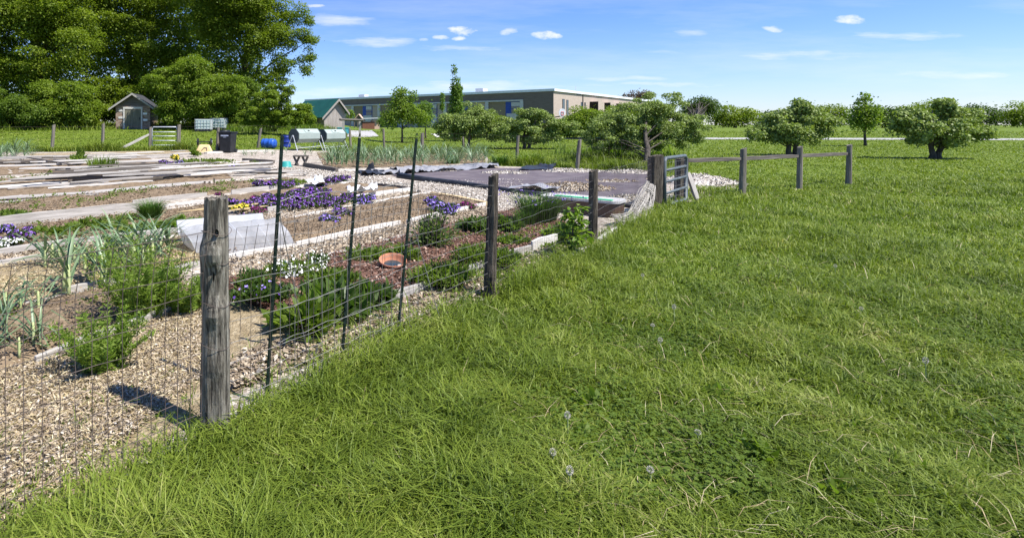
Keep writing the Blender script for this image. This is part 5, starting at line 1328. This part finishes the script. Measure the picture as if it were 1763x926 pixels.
tree('thicket_shrub', 'dark thicket shrub low under the maples at far left', 'shrub', onT(-30, 55), [(20, 200, 70, 22), (100, 200, 70, 22)], 55, .24, 9000, M['lf_dark'], 611, .08, 40, .4, .4)
tree('thicket_shrub', 'dark thicket shrub low behind the old shed and elder', 'shrub', onT(-19, 57), [(180, 198, 60, 24), (270, 198, 70, 24)], 57, .24, 9000, M['lf_dark'], 612, .08, 40, .4, .4)
tree('thicket_shrub', 'dark thicket shrub low behind the white water tanks', 'shrub', onT(-13, 56), [(360, 200, 60, 22), (440, 203, 60, 20), (500, 205, 36, 16)], 56, .24, 9000, M['lf_mid'], 613, .08, 40, .4, .4)
tree('maple_tree', 'dark maple standing far back behind the other maples', 'tree', onT(-24, 64), [(300, 60, 140, 120), (120, 60, 140, 130), (420, 140, 70, 60), (20, 130, 90, 80), (300, 170, 130, 50), (120, 180, 120, 45)], 64, .36, 42000, M['lf_dark'], 610, .5, 170, .28, .4)
# orchard
tree('young_tree', 'lime green young tree standing alone on the lawn', 'tree', G(692, 246), [(692, 195, 34, 36), (690, 162, 18, 20), (712, 165, 12, 20), (675, 205, 22, 24), (722, 205, 22, 22)], G(692, 246).y, .16, 6500, M['lf_lime'], 620, .10, 60, .38, .9, up=.3, fork=.5)
tree('young_tree', 'darker young tree just behind the lime green one', 'tree', G(733, 239), [(733, 195, 16, 26)], G(733, 239).y, .17, 2200, M['lf_col'], 621, .09, 22, .4, .9, up=.3)
tree('columnar_tree', 'tall narrow columnar tree rising above the school roof', 'tree', G(783, 244), [(786, 190, 14, 36), (785, 155, 11, 30), (783, 125, 6, 20), (792, 150, 7, 16)], G(783, 244).y, .17, 4200, M['lf_col'], 622, .10, 60, .45, .9, up=.2, flat=1.2, limbs=False)
tree('columnar_tree', 'small thin columnar tree left of the tall one', 'tree', G(761, 236), [(761, 180, 4, 23)], G(761, 236).y, .17, 420, M['lf_col'], 623, .06, 12, .6, .9, up=.2, flat=1.4, limbs=False)
tree('apple_tree', 'spreading apple tree left of the middle one, before the sandy patch', 'apple tree', G(802, 256), [(805, 212, 54, 30), (772, 222, 32, 24), (840, 214, 36, 26), (805, 192, 38, 18), (825, 232, 44, 17), (785, 234, 36, 14)], G(802, 256).y, .115, 22000, M['lf_apple'], 624, .11, 90, .34, .8, stems=2, shell=.4, up=.4, fork=.25)
tree('apple_tree', 'round apple tree in the middle of the lawn', 'apple tree', G(906, 257), [(915, 214, 62, 30), (880, 222, 42, 24), (955, 222, 44, 24), (915, 198, 46, 18), (930, 237, 54, 14), (890, 238, 40, 13)], G(906, 257).y, .115, 26000, M['lf_apple'], 625, .13, 100, .28, .8, stems=2, shell=.5, up=.4, fork=.25)
tree('apple_tree', 'large apple tree with a leaning crown behind the gate post', 'apple tree', G(1116, 287), [(1105, 212, 84, 44), (1055, 222, 64, 36), (1150, 213, 58, 42), (1138, 178, 46, 28), (1185, 222, 42, 32), (1085, 243, 92, 24), (1055, 252, 62, 16), (1150, 246, 52, 18), (1030, 235, 40, 22)], 24, .07, 70000, M['lf_apple'], 626, .13, 230, .27, .8, nlimb=9, shell=.4, up=.4, fork=.25)
for i, (x, y, ex, lab) in enumerate([(1010, 243, [(1010, 208, 50, 34)], 'bright shrub behind the road below the school windows'), (1070, 242, [(1070, 206, 58, 34)], 'wide bright shrub below the projecting school bays'),
        (965, 241, [(966, 223, 38, 19)], 'small shrub below the basketball hoop'), (840, 241, [(850, 216, 34, 22)], 'low shrub between the two apple trees')]):
    tree('shrub', lab, 'shrub', G(x, y - 5), ex, G(x, y).y + 4, .16, 16000, M['lf_bright'], 630 + i, .08, 50, .3, .8, stems=3)
tree('small_tree', 'small pale tree between the barn and the school', 'tree', G(603, 219), [(603, 197, 8, 13)], G(603, 219).y, .2, 700, M['lf_lime'], 640, .06, 12, .45, .9)
tree('small_tree', 'tiny round tree at the end of the playhouse', 'tree', G(656, 228), [(656, 211, 8, 9)], G(656, 228).y, .16, 700, M['lf_col'], 641, .06, 12, .45, .9)
tree('purple_tree', 'reddish purple tree beyond the right end of the school', 'tree', onT(84, 165), [(1095, 172, 30, 19), (1112, 165, 18, 13), (1080, 170, 16, 12)], 165, .4, 2600, M['lf_purple'], 642, .25, 40, .3, .8, up=.3)
tree('broadleaf_tree', 'dark green tree behind the right side of the large apple tree', 'tree', G(1192, 236), [(1192, 192, 22, 26), (1215, 185, 30, 26)], 75, .22, 6500, M['lf_dark'], 643, .2, 50, .3, .8)
# more of the orchard and the field edge to the right
tree('apple_tree', 'apple tree on the right lawn nearest the rail fence', 'apple tree', G(1365, 268), [(1352, 224, 56, 27), (1402, 212, 44, 34), (1377, 188, 22, 20), (1318, 232, 34, 17), (1345, 200, 26, 18), (1372, 240, 50, 14)], G(1365, 268).y, .12, 18000, M['lf_apple'], 644, .14, 100, .28, .8, stems=2, shell=.5, up=.4, fork=.25)
tree('apple_tree', 'apple tree at the far right side of the lawn', 'apple tree', G(1610, 274), [(1600, 224, 66, 28), (1652, 206, 42, 34), (1568, 208, 34, 28), (1626, 184, 20, 20), (1684, 230, 34, 19), (1610, 244, 54, 14)], G(1610, 274).y, .12, 18000, M['lf_apple'], 645, .14, 100, .28, .8, stems=2, shell=.5, up=.4, fork=.25)
tree('young_tree', 'slim young tree between the two right apple trees', 'tree', G(1490, 252), [(1490, 200, 26, 34), (1488, 172, 14, 18)], G(1490, 252).y, .16, 4200, M['lf_lime'], 646, .1, 40, .34, .9, up=.3)
for i, (x, w, tp, lab) in enumerate([(1265, 50, 172, 'rounded field-edge tree right of the dark green tree'), (1345, 52, 180, 'low spreading field-edge tree behind the nearest right apple tree'), (1425, 48, 168, 'taller field-edge tree left of the slim young tree'), (1520, 56, 176, 'broad field-edge tree right of the slim young tree'), (1600, 52, 166, 'tallest field-edge tree behind the far right apple tree'), (1690, 60, 174, 'field-edge tree near the right frame side'), (1770, 50, 165, 'field-edge tree cut by the right frame edge')]):
    Yd = 112 + (i % 3) * 9; h = 232 - tp
    tree('broadleaf_tree', lab, 'tree', onT((x - CX) / F * Yd, Yd), [(x, tp + h * .5, w, h * .48), (x - w * .45, tp + h * .6, w * .5, h * .3), (x + w * .4, tp + h * .45, w * .45, h * .32)], Yd, .34, 6000, M['lf_dark'] if i % 2 else M['lf_maple'], 650 + i, .3, 60, .3, .6)
# a few far low trees left of the barn so the lawn ends in green
tree('shrub', 'low green shrubs edge behind the compost tumblers', 'shrub', G(545, 222), [(545, 214, 26, 9)], 62, .2, 1500, M['lf_mid'], 670, .06, 16, .4, .8)

# ------------------------------------------------------------------ old shed
b = G(229, 222.5); Yd = b.y; k = Yd / F
t = thing('garden_shed', 'small old shed with peeling boards and a faded green door under the maples', 'shed', b, .12)
hw = 28.5 * k; hh = 40 * k; rise = 20 * k; dp = 2.9
mb = MB(); mb.prism([(-hw, -.1), (hw, -.1), (hw, hh), (-hw, hh)], lambda p: Vector((p[0], 0, p[1])), lambda p: Vector((p[0], dp, p[1]))); mb.build('wall', M['shedwood'], t)
mb = MB(); mb.prism([(-hw, hh), (hw, hh), (0, hh + rise * .94)], lambda p: Vector((p[0], .02, p[1])), lambda p: Vector((p[0], dp, p[1]))); mb.build('gable', M['wood_dark'], t)
ov = 10 * k; rf = None
for s in (-1, 1):
    mb = MB(); e = Vector((s * (hw + ov), 0, hh - ov * rise / hw)); ap = Vector((0, 0, hh + rise))
    th = Vector((0, 0, .07))
    q = [ap, e, e + th, ap + th]
    mb.add([v + Vector((0, -.32, 0)) for v in q] + [v + Vector((0, dp + .3, 0)) for v in q], [(0, 1, 2, 3), (7, 6, 5, 4), (0, 4, 5, 1), (1, 5, 6, 2), (2, 6, 7, 3), (3, 7, 4, 0)])
    o = mb.build('roof_slope', M['shingle'], t)
    mb = MB(); mb.add([v + Vector((0, -.36, dz)) for v in (ap, e) for dz in (-.07, .09)] + [v + Vector((0, -.325, dz)) for v in (ap, e) for dz in (-.07, .09)], [(0, 2, 3, 1), (4, 5, 7, 6), (0, 4, 6, 2), (1, 3, 7, 5), (2, 6, 7, 3), (0, 1, 5, 4)])
    mb.build('barge_board', M['wood'], o)
mb = MB(); mb.box(-.62, .62, -.05, -.003, .0, hh * .82); d_ = mb.build('door', M['sheddoor'], t)
mb = MB(); mb.box(.48, .54, -.08, -.052, hh * .4, hh * .5); mb.build('handle', M['black'], d_)
for x in (-.68, .68):
    mb = MB(); mb.box(x - .055, x + .055, -.07, -.004, 0, hh * .86); mb.build('door_trim', M['wood_pale'], t)
mb = MB(); mb.box(-.74, .74, -.08, -.004, hh * .865, hh * .95); mb.build('lintel', M['wood_pale'], t)
for i, (x, z) in enumerate(((.95, .35), (.93, .62), (-.95, .45), (-.92, .75))):
    mb = MB(); mb.box(x - .16, x + .16, -.03, -.004, hh * z, hh * z + .16); mb.build('patch_board', M['white'] if i < 2 else M['wood_pale'], t)
# ------------------------------------------------------------------ barn with green roof
c = G(558, 223); Yd = c.y; k = Yd / F
t = thing('barn', 'weathered grey barn with a dark green metal roof', 'barn', c)
ug = Vector((math.cos(math.radians(33)), math.sin(math.radians(33)), 0)); ul = Vector((-ug.y, ug.x, 0))
W = 36 * k / .86; L = 6.5; eh = 25 * k; ap = 51 * k; am = .62
def bp(u, v, z): return ug * u + ul * v + Vector((0, 0, z))
mb = MB(); mb.add([bp(0, 0, -.3), bp(W, 0, -.3), bp(W, 0, eh * 1.3), bp(W * am, 0, ap), bp(0, 0, eh), bp(0, L, -.3), bp(W, L, -.3), bp(W, L, eh * 1.3), bp(W * am, L, ap), bp(0, L, eh)],
    [(0, 1, 2, 3, 4), (9, 8, 7, 6, 5), (0, 4, 9, 5), (1, 6, 7, 2)]); mb.build('wall', M['barn'], t)
for s in (0, 1):
    e = (-.45, eh - .42) if s == 0 else (W + .35, eh * 1.3 - .35)
    mb = MB(); q = [bp(W * am, -.4, ap + .06), bp(e[0], -.4, e[1] + .06), bp(e[0], L + .4, e[1] + .06), bp(W * am, L + .4, ap + .06)]
    mb.add(q + [v + Vector((0, 0, .09)) for v in q], [(3, 2, 1, 0), (4, 5, 6, 7), (0, 1, 5, 4), (1, 2, 6, 5), (2, 3, 7, 6), (3, 0, 4, 7)]); o = mb.build('roof_slope', M['greenroof'], t)
    mb = MB(); q = [bp(W * am, -.45, ap - .12), bp(e[0], -.45, e[1] - .12), bp(e[0], -.45, e[1] + .12), bp(W * am, -.45, ap + .12)]
    mb.add(q + [v + ul * .045 for v in q], [(0, 1, 2, 3), (7, 6, 5, 4), (0, 4, 5, 1), (1, 5, 6, 2), (2, 6, 7, 3), (3, 7, 4, 0)]); mb.build('barge_board', M['barn'], o)
mb = MB(); mb.add([bp(-.02, 1.2, 0), bp(-.02, 2.6, 0), bp(-.02, 2.6, eh * .8), bp(-.02, 1.2, eh * .8), bp(-.06, 1.2, 0), bp(-.06, 2.6, 0), bp(-.06, 2.6, eh * .8), bp(-.06, 1.2, eh * .8)], [(4, 5, 6, 7), (0, 3, 2, 1), (0, 4, 7, 3), (1, 2, 6, 5), (3, 7, 6, 2)]); mb.build('door', M['wood_dark'], t)
# pergola frame, faded bin, playhouse, sign
a = G(591, 243); b = G(619.5, 241); t = thing('timber_frame', 'bare timber frame of two posts and a beam before the playhouse', 'frame', a)
h = 35 * a.y / F; d = b - a; d.z = 0
for q in (Vector((0, 0, 0)), d):
    mb = MB(); R = Matrix.Translation(q); mb.box(-.09, .09, -.09, .09, -.1, h, R); mb.build('post', M['wood'], t)
mb = MB(); mb.tube([Vector((-.25, 0, h + .08)), d + Vector((.3, 0, h + .08))], .09, 4); mb.build('beam', M['wood_dark'], t)
b = G(591, 231); k = b.y / F; t = thing('storage_bin', 'faded blue-green storage bin behind the timber frame', 'bin', b, .1)
mb = MB(); mb.box(-10 * k, 10 * k, 0, .9, .03, 10 * k); mb.build('body', M['tealblue'], t, bevel=.04)
mb = MB(); mb.box(-10.4 * k, 10.4 * k, -.04, .94, 10.05 * k, 11.4 * k); mb.build('lid', M['teal'], t, bevel=.03)
b = G(632, 222.5); k = b.y / F
t = thing('playhouse', 'red-brown wooden playhouse with a pink shingled gable roof', 'playhouse', b, .1)
mb = MB(); mb.box(-8 * k, 13 * k, -.0, 1.6, -.1, 12.5 * k); mb.build('wall', M['playwood'], t)
mb = MB(); mb.box(8 * k, 22 * k, .2, 1.4, -.1, 15 * k); mb.build('side_room', M['playroof'], t)
for s in (-1, 1):
    ap = Vector((-15 * k, 0, 25 * k)); e = Vector(((-15 + s * 9.5) * k, 0, 13.5 * k)); th = Vector((0, 0, .1)); mb = MB(); q = [ap, e, e + th, ap + th]
    mb.add([v + Vector((.0, -.2, 0)) for v in q] + [v + Vector((.5, 1.8, 0)) for v in q], [(0, 1, 2, 3), (7, 6, 5, 4), (0, 4, 5, 1), (1, 5, 6, 2), (2, 6, 7, 3), (3, 7, 4, 0)]); mb.build('roof_slope', M['playroof'], t)
mb = MB(); mb.prism([(-23 * k, 14 * k), (-7 * k, 14 * k), (-15 * k, 24 * k)], lambda p: Vector((p[0], 0, p[1])), lambda p: Vector((p[0], .06, p[1]))); mb.build('gable', M['wood_dark'], t)
mb = MB(); mb.box(-8 * k, 24 * k, -.3, 1.8, 17.5 * k, 19 * k, Matrix.Rotation(-.04, 4, 'Y')); mb.build('flat_roof', M['galv'], t)
for x in (-22, -16, -9):
    mb = MB(); mb.box(x * k - .07, x * k + .07, .05, .19, -.1, 14 * k); mb.build('post', M['wood_dark'], t)
b = G(509, 228); k = b.y / F; t = thing('notice_post', 'little white box on a thin post before the light green tree', 'post box', b)
mb = MB(); mb.tube([(0, 0, -.05), (0, 0, 21 * k)], .03, 6); mb.build('post', M['wood_dark'], t)
mb = MB(); mb.box(-3 * k, 3 * k, -.1, .1, 21 * k, 24.5 * k); mb.build('box', M['white'], t, bevel=.01)
# basketball hoop, lamp
b = onT((968 - CX) / F * 62, 62); k = 62 / F; z = lambda y: 1.65 - (y - HY) * k - b.z
t = thing('basketball_hoop', 'white fan-shaped basketball backboard above the shrubs', 'basketball hoop', b)
mb = MB(); mb.tube([(-.9, .9, -.1), (-.9, .9, z(203)), (-.0, .1, z(200))], .07, 8); mb.build('pole', M['black'], t)
fan = [(-3.5, 201), (3.5, 201), (5.5, 198), (6, 193), (4, 188.5), (0, 187), (-4, 188.5), (-6, 193), (-5.5, 198)]
mb = MB(); mb.prism([(p[0] * k, z(p[1])) for p in fan], lambda p: Vector((p[0], -.02, p[1])), lambda p: Vector((p[0], .03, p[1]))); bd = mb.build('backboard', M['white'], t)
mb = MB()
for (x0, y0, x1, y1) in ((-2, 198, -2, 193), (-2, 193, 2, 193), (2, 193, 2, 198), (2, 198, -2, 198)): mb.tube([(x0 * k, -.03, z(y0)), (x1 * k, -.03, z(y1))], .03, 4)
mb.build('target_square', M['red'], bd)
mb = MB(); mb.tube([(.23 * math.cos(a) , -.32 + .23 * math.sin(a), z(200)) for a in np.linspace(0, 6.283, 17)], .015, 5); hp = mb.build('rim', M['red'], t)
mb = MB()
for i in range(12):
    a = i * math.pi / 6; mb.tube([(.23 * math.cos(a), -.32 + .23 * math.sin(a), z(200)), (.13 * math.cos(a + .4), -.32 + .13 * math.sin(a + .4), z(206))], .012, 4)
mb.build('net', M['white'], hp)
b = onT((1003.5 - CX) / F * 80, 80); k = 80 / F; t = thing('lamp_post', 'dark lamp post with one arm before the school wall', 'lamp post', b)
ht = 1.65 - (163 - HY) * k - b.z
mb = MB(); mb.tube([(0, 0, -.1), (0, 0, ht)], [.10, .075], 8); mb.build('pole', M['black'], t)
mb = MB(); mb.tube([(0, 0, ht - .05), (-.4, 0, ht - .02)], .04, 6); mb.box(-.85, -.3, -.14, .14, ht - .06, ht + .08); mb.build('lamp_head', M['black'], t)

# ------------------------------------------------------------------ school
c0 = Vector((36.47, 100.0, 0)); uL = Vector((-.741, .671, 0)); uR = Vector((.671, .741, 0)); LL, LR = 64.0, 64.0
TOP = 1.65 + (HY - 153) / F * 100
t = thing('school_building', 'long flat-roofed brick school with blue windows and a white roof edge', 'building', c0)
def sL(x):
    q = (x - CX) / F; return (c0.x - q * c0.y) / (-uL.x + q * uL.y)
def sR(x):
    q = (x - CX) / F; return (q * c0.y - c0.x) / (uR.x - q * uR.y)
def slab(nm, u, n, s0, s1, z0, z1, o0, o1, mat, par=None):
    """box on a facade: along u from s0 to s1, heights z0..z1, offsets o0..o1 outwards along n"""
    mb = MB(); vs = [u * s + n * o + Vector((0, 0, z)) for z in (z0, z1) for s, o in ((s0, o0), (s1, o0), (s1, o1), (s0, o1))]
    mb.add(vs, [(3, 2, 1, 0), (4, 5, 6, 7), (0, 1, 5, 4), (1, 2, 6, 5), (2, 3, 7, 6), (3, 0, 4, 7)])
    return mb.build(nm, M[mat], par if par is not None else t)
nL = -uR; nR = -uL
mb = MB(); q = [Vector((0, 0, 0)), uL * LL, uL * LL + uR * LR, uR * LR]
mb.add([v + Vector((0, 0, -1)) for v in q] + [v + Vector((0, 0, TOP - .45)) for v in q], [(0, 4, 5, 1), (1, 5, 6, 2), (2, 6, 7, 3), (3, 7, 4, 0), (4, 7, 6, 5)]); mb.build('wall', M['brick'], t)
mb = MB(); q = [(-.3, -.3), (LL, -.3), (LL, LR + .3), (-.3, LR + .3)]
mb.add([uL * a + uR * b + Vector((0, 0, TOP - .44)) for a, b in q] + [uL * a + uR * b + Vector((0, 0, TOP)) for a, b in q], [(3, 2, 1, 0), (4, 5, 6, 7), (0, 1, 5, 4), (1, 2, 6, 5), (2, 3, 7, 6), (3, 0, 4, 7)]); rf = mb.build('roof', M['whitemetal'], t)
slab('upper_wall', uL, nL, -.02, LL, TOP - 1.75, TOP - .46, .0, .12, 'brick_shaded')
slab('corner_wall', uL, nL, -.02, sL(901), -1, TOP - 1.76, .0, .12, 'brick_shaded')
slab('frame_band', uL, nL, sL(901.5), LL, TOP - 2.05, TOP - 1.77, .0, .35, 'concrete')
xs_ = [899, 839, 767, 717, 653, 608]
for x in xs_:
    s = sL(x); slab('pilaster', uL, nL, s - .32, s + .32, -1, TOP - 2.06, .0, .33, 'concrete')
for (xa, xb) in ((871, 897), (801, 815), (742, 753), (684, 700), (625, 641)):
    s1, s0 = sL(xa), sL(xb); mid = s0 + (s1 - s0) * .62
    w = slab('window', uL, nL, s0, s1, .0, TOP - 2.06, .0, .10, 'bluepanel')
    slab('pane', uL, nL, s0 + .1, mid, TOP - 3.4, TOP - 2.2, .102, .14, 'glass', w)
    slab('pale_panel', uL, nL, s0 + .1, mid, TOP - 2.95, TOP - 2.2, .142, .16, 'concrete', w)
    slab('pale_panel', uL, nL, s0 + .1, s1 - .2, .2, TOP - 4.3, .102, .14, 'concrete', w)
    slab('pane', uL, nL, s0 + .1, mid, TOP - 4.2, TOP - 3.5, .102, .14, 'glass', w)
for (xa, xb) in ((841, 870), (770, 800), (719, 741), (656, 683), (610, 624)):
    slab('infill_panel', uL, nL, sL(xb), sL(xa), -1, TOP - 2.07, .0, .06, 'ochre')
for (xa, xb, zt) in ((968, 972, 1.7), (975, 978.5, 1.8), (1000, 1002.5, 2.0), (1006, 1008, 2.0), (1073.5, 1075, 2.2), (1078, 1079.5, 2.2)):
    w = slab('slit_window', uR, nR, sR(xa), sR(xb), 1.2, TOP - zt, -.05, .05, 'black')
    slab('pane', uR, nR, sR(xa) + .08, sR(xb) - .08, 1.3, TOP - zt - .1, .052, .07, 'glass', w)
for (xa, xb) in ((1016, 1026.5), (1037.5, 1047.5), (1056.5, 1066)):
    slab('projecting_bay', uR, nR, sR(xa), sR(xb), -1, TOP - 1.75, .0, 1.6, 'brick'); slab('bay_side_shade', uR, nR, sR(xa) - .25, sR(xa) - .003, -1, TOP - 1.78, .0, 1.58, 'hole_shade')  # near-black slab puts the shade of each bay's left side into colour
slab('rooftop_unit', uL, nL, sL(812), sL(799), TOP + .002, TOP + 1.0, -6.5, -4.5, 'galv', rf)
slab('rooftop_unit', uL, nL, sL(613), sL(603), TOP + .002, TOP + .8, -4.5, -3, 'galv', rf)
mb = MB(); p = uR * sR(1017) - nR * 3; mb.tube([p + Vector((0, 0, TOP)), p + Vector((0, 0, TOP + 1.6))], .05, 6); mb.build('antenna', M['galv'], rf)
mb = MB(); p = uL * sL(627) - nL * 3; mb.tube([p + Vector((0, 0, TOP)), p + Vector((0, 0, TOP + 1.2))], .04, 6); mb.build('antenna', M['galv'], rf)

# ------------------------------------------------------------------ sky, sun, camera
AZ = math.radians(60); EL = math.radians(56)            # sun to the right of the view and a little behind
sd = Vector((math.sin(AZ) * math.cos(EL), -math.cos(AZ) * math.cos(EL), math.sin(EL)))
W = bpy.data.worlds.new('World'); SC.world = W; W.use_nodes = True
nt = W.node_tree; L_ = nt.links; bg = nt.nodes['Background']; bg.inputs['Strength'].default_value = .064
sky = nd(nt, 'ShaderNodeTexSky', sky_type='NISHITA'); sky.sun_disc = False
sky.sun_elevation = EL; sky.sun_rotation = math.atan2(sd.x, sd.y)
sky.air_density = 1.0; sky.dust_density = .15; sky.ozone_density = 3.0; sky.altitude = 50
hs_ = nd(nt, 'ShaderNodeHueSaturation'); hs_.inputs['Saturation'].default_value = 1.15; hs_.inputs['Value'].default_value = 1.35
L_.new(sky.outputs[0], hs_.inputs['Color'])
tc = nd(nt, 'ShaderNodeTexCoord'); sp = nd(nt, 'ShaderNodeSeparateXYZ'); L_.new(tc.outputs['Generated'], sp.inputs[0])
ym = nd(nt, 'ShaderNodeMath', operation='MAXIMUM'); ym.inputs[1].default_value = .02; L_.new(sp.outputs['Y'], ym.inputs[0])
du = nd(nt, 'ShaderNodeMath', operation='DIVIDE'); dv = nd(nt, 'ShaderNodeMath', operation='DIVIDE')
L_.new(sp.outputs['X'], du.inputs[0]); L_.new(ym.outputs[0], du.inputs[1]); L_.new(sp.outputs['Z'], dv.inputs[0]); L_.new(ym.outputs[0], dv.inputs[1])
cv = nd(nt, 'ShaderNodeCombineXYZ'); L_.new(du.outputs[0], cv.inputs[0]); L_.new(dv.outputs[0], cv.inputs[1])
def cnoise(scale, stretch, det, seed):
    mp = nd(nt, 'ShaderNodeMapping'); mp.inputs['Scale'].default_value = stretch; mp.inputs['Location'].default_value = (seed, seed * .7, 0)
    L_.new(cv.outputs[0], mp.inputs[0]); n = nd(nt, 'ShaderNodeTexNoise'); n.inputs['Scale'].default_value = scale; n.inputs['Detail'].default_value = det; n.inputs['Roughness'].default_value = .62
    L_.new(mp.outputs[0], n.inputs['Vector']); return n.outputs[0]
puff = cnoise(38, (.8, 1.6, 1), 8, 3.1); streak = cnoise(16, (.55, 4.2, 1), 9, 1.3); wisp = cnoise(5, (.35, 2.6, 1), 8, 7.7)
def mth(op, a, b=None, clamp=False):
    n = nd(nt, 'ShaderNodeMath', operation=op); n.use_clamp = clamp
    for i, v in enumerate((a, b)):
        if v is None: continue
        if isinstance(v, (int, float)): n.inputs[i].default_value = v
        else: L_.new(v, n.inputs[i])
    return n.outputs[0]
clouds = [(940, 63, 30, 11, 1.0, 'p'), (799, 55, 32, 11, .95, 'p'), (793, 67, 15, 6, .8, 'p'), (762, 67, 24, 6, .6, 'p'), (728, 71, 12, 4, .5, 'p'), (873, 55, 24, 8, .55, 'p'), (545, 12, 20, 4, .6, 'p'),
          (590, 36, 90, 14, .8, 's'), (640, 73, 110, 11, .8, 's'), (790, 84, 100, 6, .75, 's'), (1190, 58, 40, 9, .6, 's'), (1060, 136, 110, 6, .7, 's'), (1130, 146, 180, 5, .6, 's'), (850, 148, 190, 14, .8, 's'), (560, 160, 90, 12, .6, 's'), (700, 155, 200, 12, .5, 's'),
          (1150, 92, 60, 6, .4, 's'), (1380, 96, 150, 12, .7, 's'), (1560, 60, 120, 12, .7, 's'), (1640, 130, 160, 9, .7, 's'), (1460, 36, 40, 11, .8, 'p'), (1330, 50, 26, 8, .6, 'p')]
wx = cnoise(14, (.6, 1.4, 1), 5, 11.0); wy = cnoise(14, (.6, 1.4, 1), 5, 23.0)
uD = mth('ADD', du.outputs[0], mth('MULTIPLY', mth('SUBTRACT', wx, .5), .05)); vD = mth('ADD', dv.outputs[0], mth('MULTIPLY', mth('SUBTRACT', wy, .5), .022))
acc = None
for (cx, cy, rx, ry, amp, kd) in clouds:
    a = mth('DIVIDE', mth('SUBTRACT', uD, (cx - CX) / F), rx / F); b_ = mth('DIVIDE', mth('SUBTRACT', vD, (HY - cy) / F), ry / F)
    r2 = mth('ADD', mth('MULTIPLY', a, a), mth('MULTIPLY', b_, b_))
    body = mth('SUBTRACT', 1.0, r2, True)
    if kd == 'p': v = mth('MULTIPLY', mth('MULTIPLY', mth('SUBTRACT', mth('ADD', mth('MULTIPLY', body, .50), puff), .70), 3.2, True), amp)
    else: v = mth('MULTIPLY', mth('MULTIPLY', mth('SUBTRACT', mth('ADD', mth('MULTIPLY', body, .36), streak), .62), 2.6, True), amp * .75)
    v = mth('MULTIPLY', v, mth('MINIMUM', mth('MULTIPLY', body, 2.2), 1.0))
    acc = v if acc is None else mth('MAXIMUM', acc, v)
vw = mth('MULTIPLY', mth('SUBTRACT', wisp, .47, True), 1.6)
lowband = mth('MULTIPLY', mth('SUBTRACT', 1.0, mth('MULTIPLY', dv.outputs[0], 5.5), True), .14)
acc = mth('MAXIMUM', acc, mth('ADD', mth('MULTIPLY', vw, .55), mth('MULTIPLY', lowband, mth('ADD', streak, .15))))
front = mth('MULTIPLY', mth('GREATER_THAN', sp.outputs['Y'], .05), mth('GREATER_THAN', sp.outputs['Z'], .0))
acc = mth('MULTIPLY', acc, front, True)
mxc = nd(nt, 'ShaderNodeMix', data_type='RGBA'); L_.new(acc, mxc.inputs['Factor'])
tint = nd(nt, 'ShaderNodeMix', data_type='RGBA', blend_type='MULTIPLY'); tint.inputs['Factor'].default_value = 1; L_.new(hs_.outputs[0], tint.inputs['A']); tint.inputs['B'].default_value = (.80, .88, 1.22, 1)
L_.new(tint.outputs['Result'], mxc.inputs['A']); mxc.inputs['B'].default_value = (9.4, 9.6, 10.0, 1)
L_.new(mxc.outputs['Result'], bg.inputs['Color'])

sun = bpy.data.lights.new('sun', 'SUN'); sun.energy = 4.9; sun.angle = math.radians(.53); sun.color = (1.0, .955, .89)
so = bpy.data.objects.new('sun', sun); COL.objects.link(so); so.rotation_euler = sd.to_track_quat('Z', 'Y').to_euler(); so.location = (20, -10, 60)
cam = bpy.data.cameras.new('camera'); co = bpy.data.objects.new('camera', cam); COL.objects.link(co)
co.location = (0, 0, EYE); co.rotation_euler = (math.pi / 2, 0, 0)
cam.sensor_fit = 'HORIZONTAL'; cam.sensor_width = 36; cam.lens = 36 * F / 1763
cam.shift_x = (1763 / 2 - CX) / 1763; cam.shift_y = -(926 / 2 - HY) / 1763
cam.clip_start = .05; cam.clip_end = 3000
SC.camera = co
SC.view_settings.view_transform = 'Standard'; SC.view_settings.look = 'None'; SC.view_settings.gamma = 1; SC.view_settings.use_curve_mapping = False
SC.view_settings.exposure = 0.85
SC.render.engine = 'CYCLES'
SC.cycles.max_bounces = 6; SC.cycles.transparent_max_bounces = 8; SC.cycles.use_denoising = True
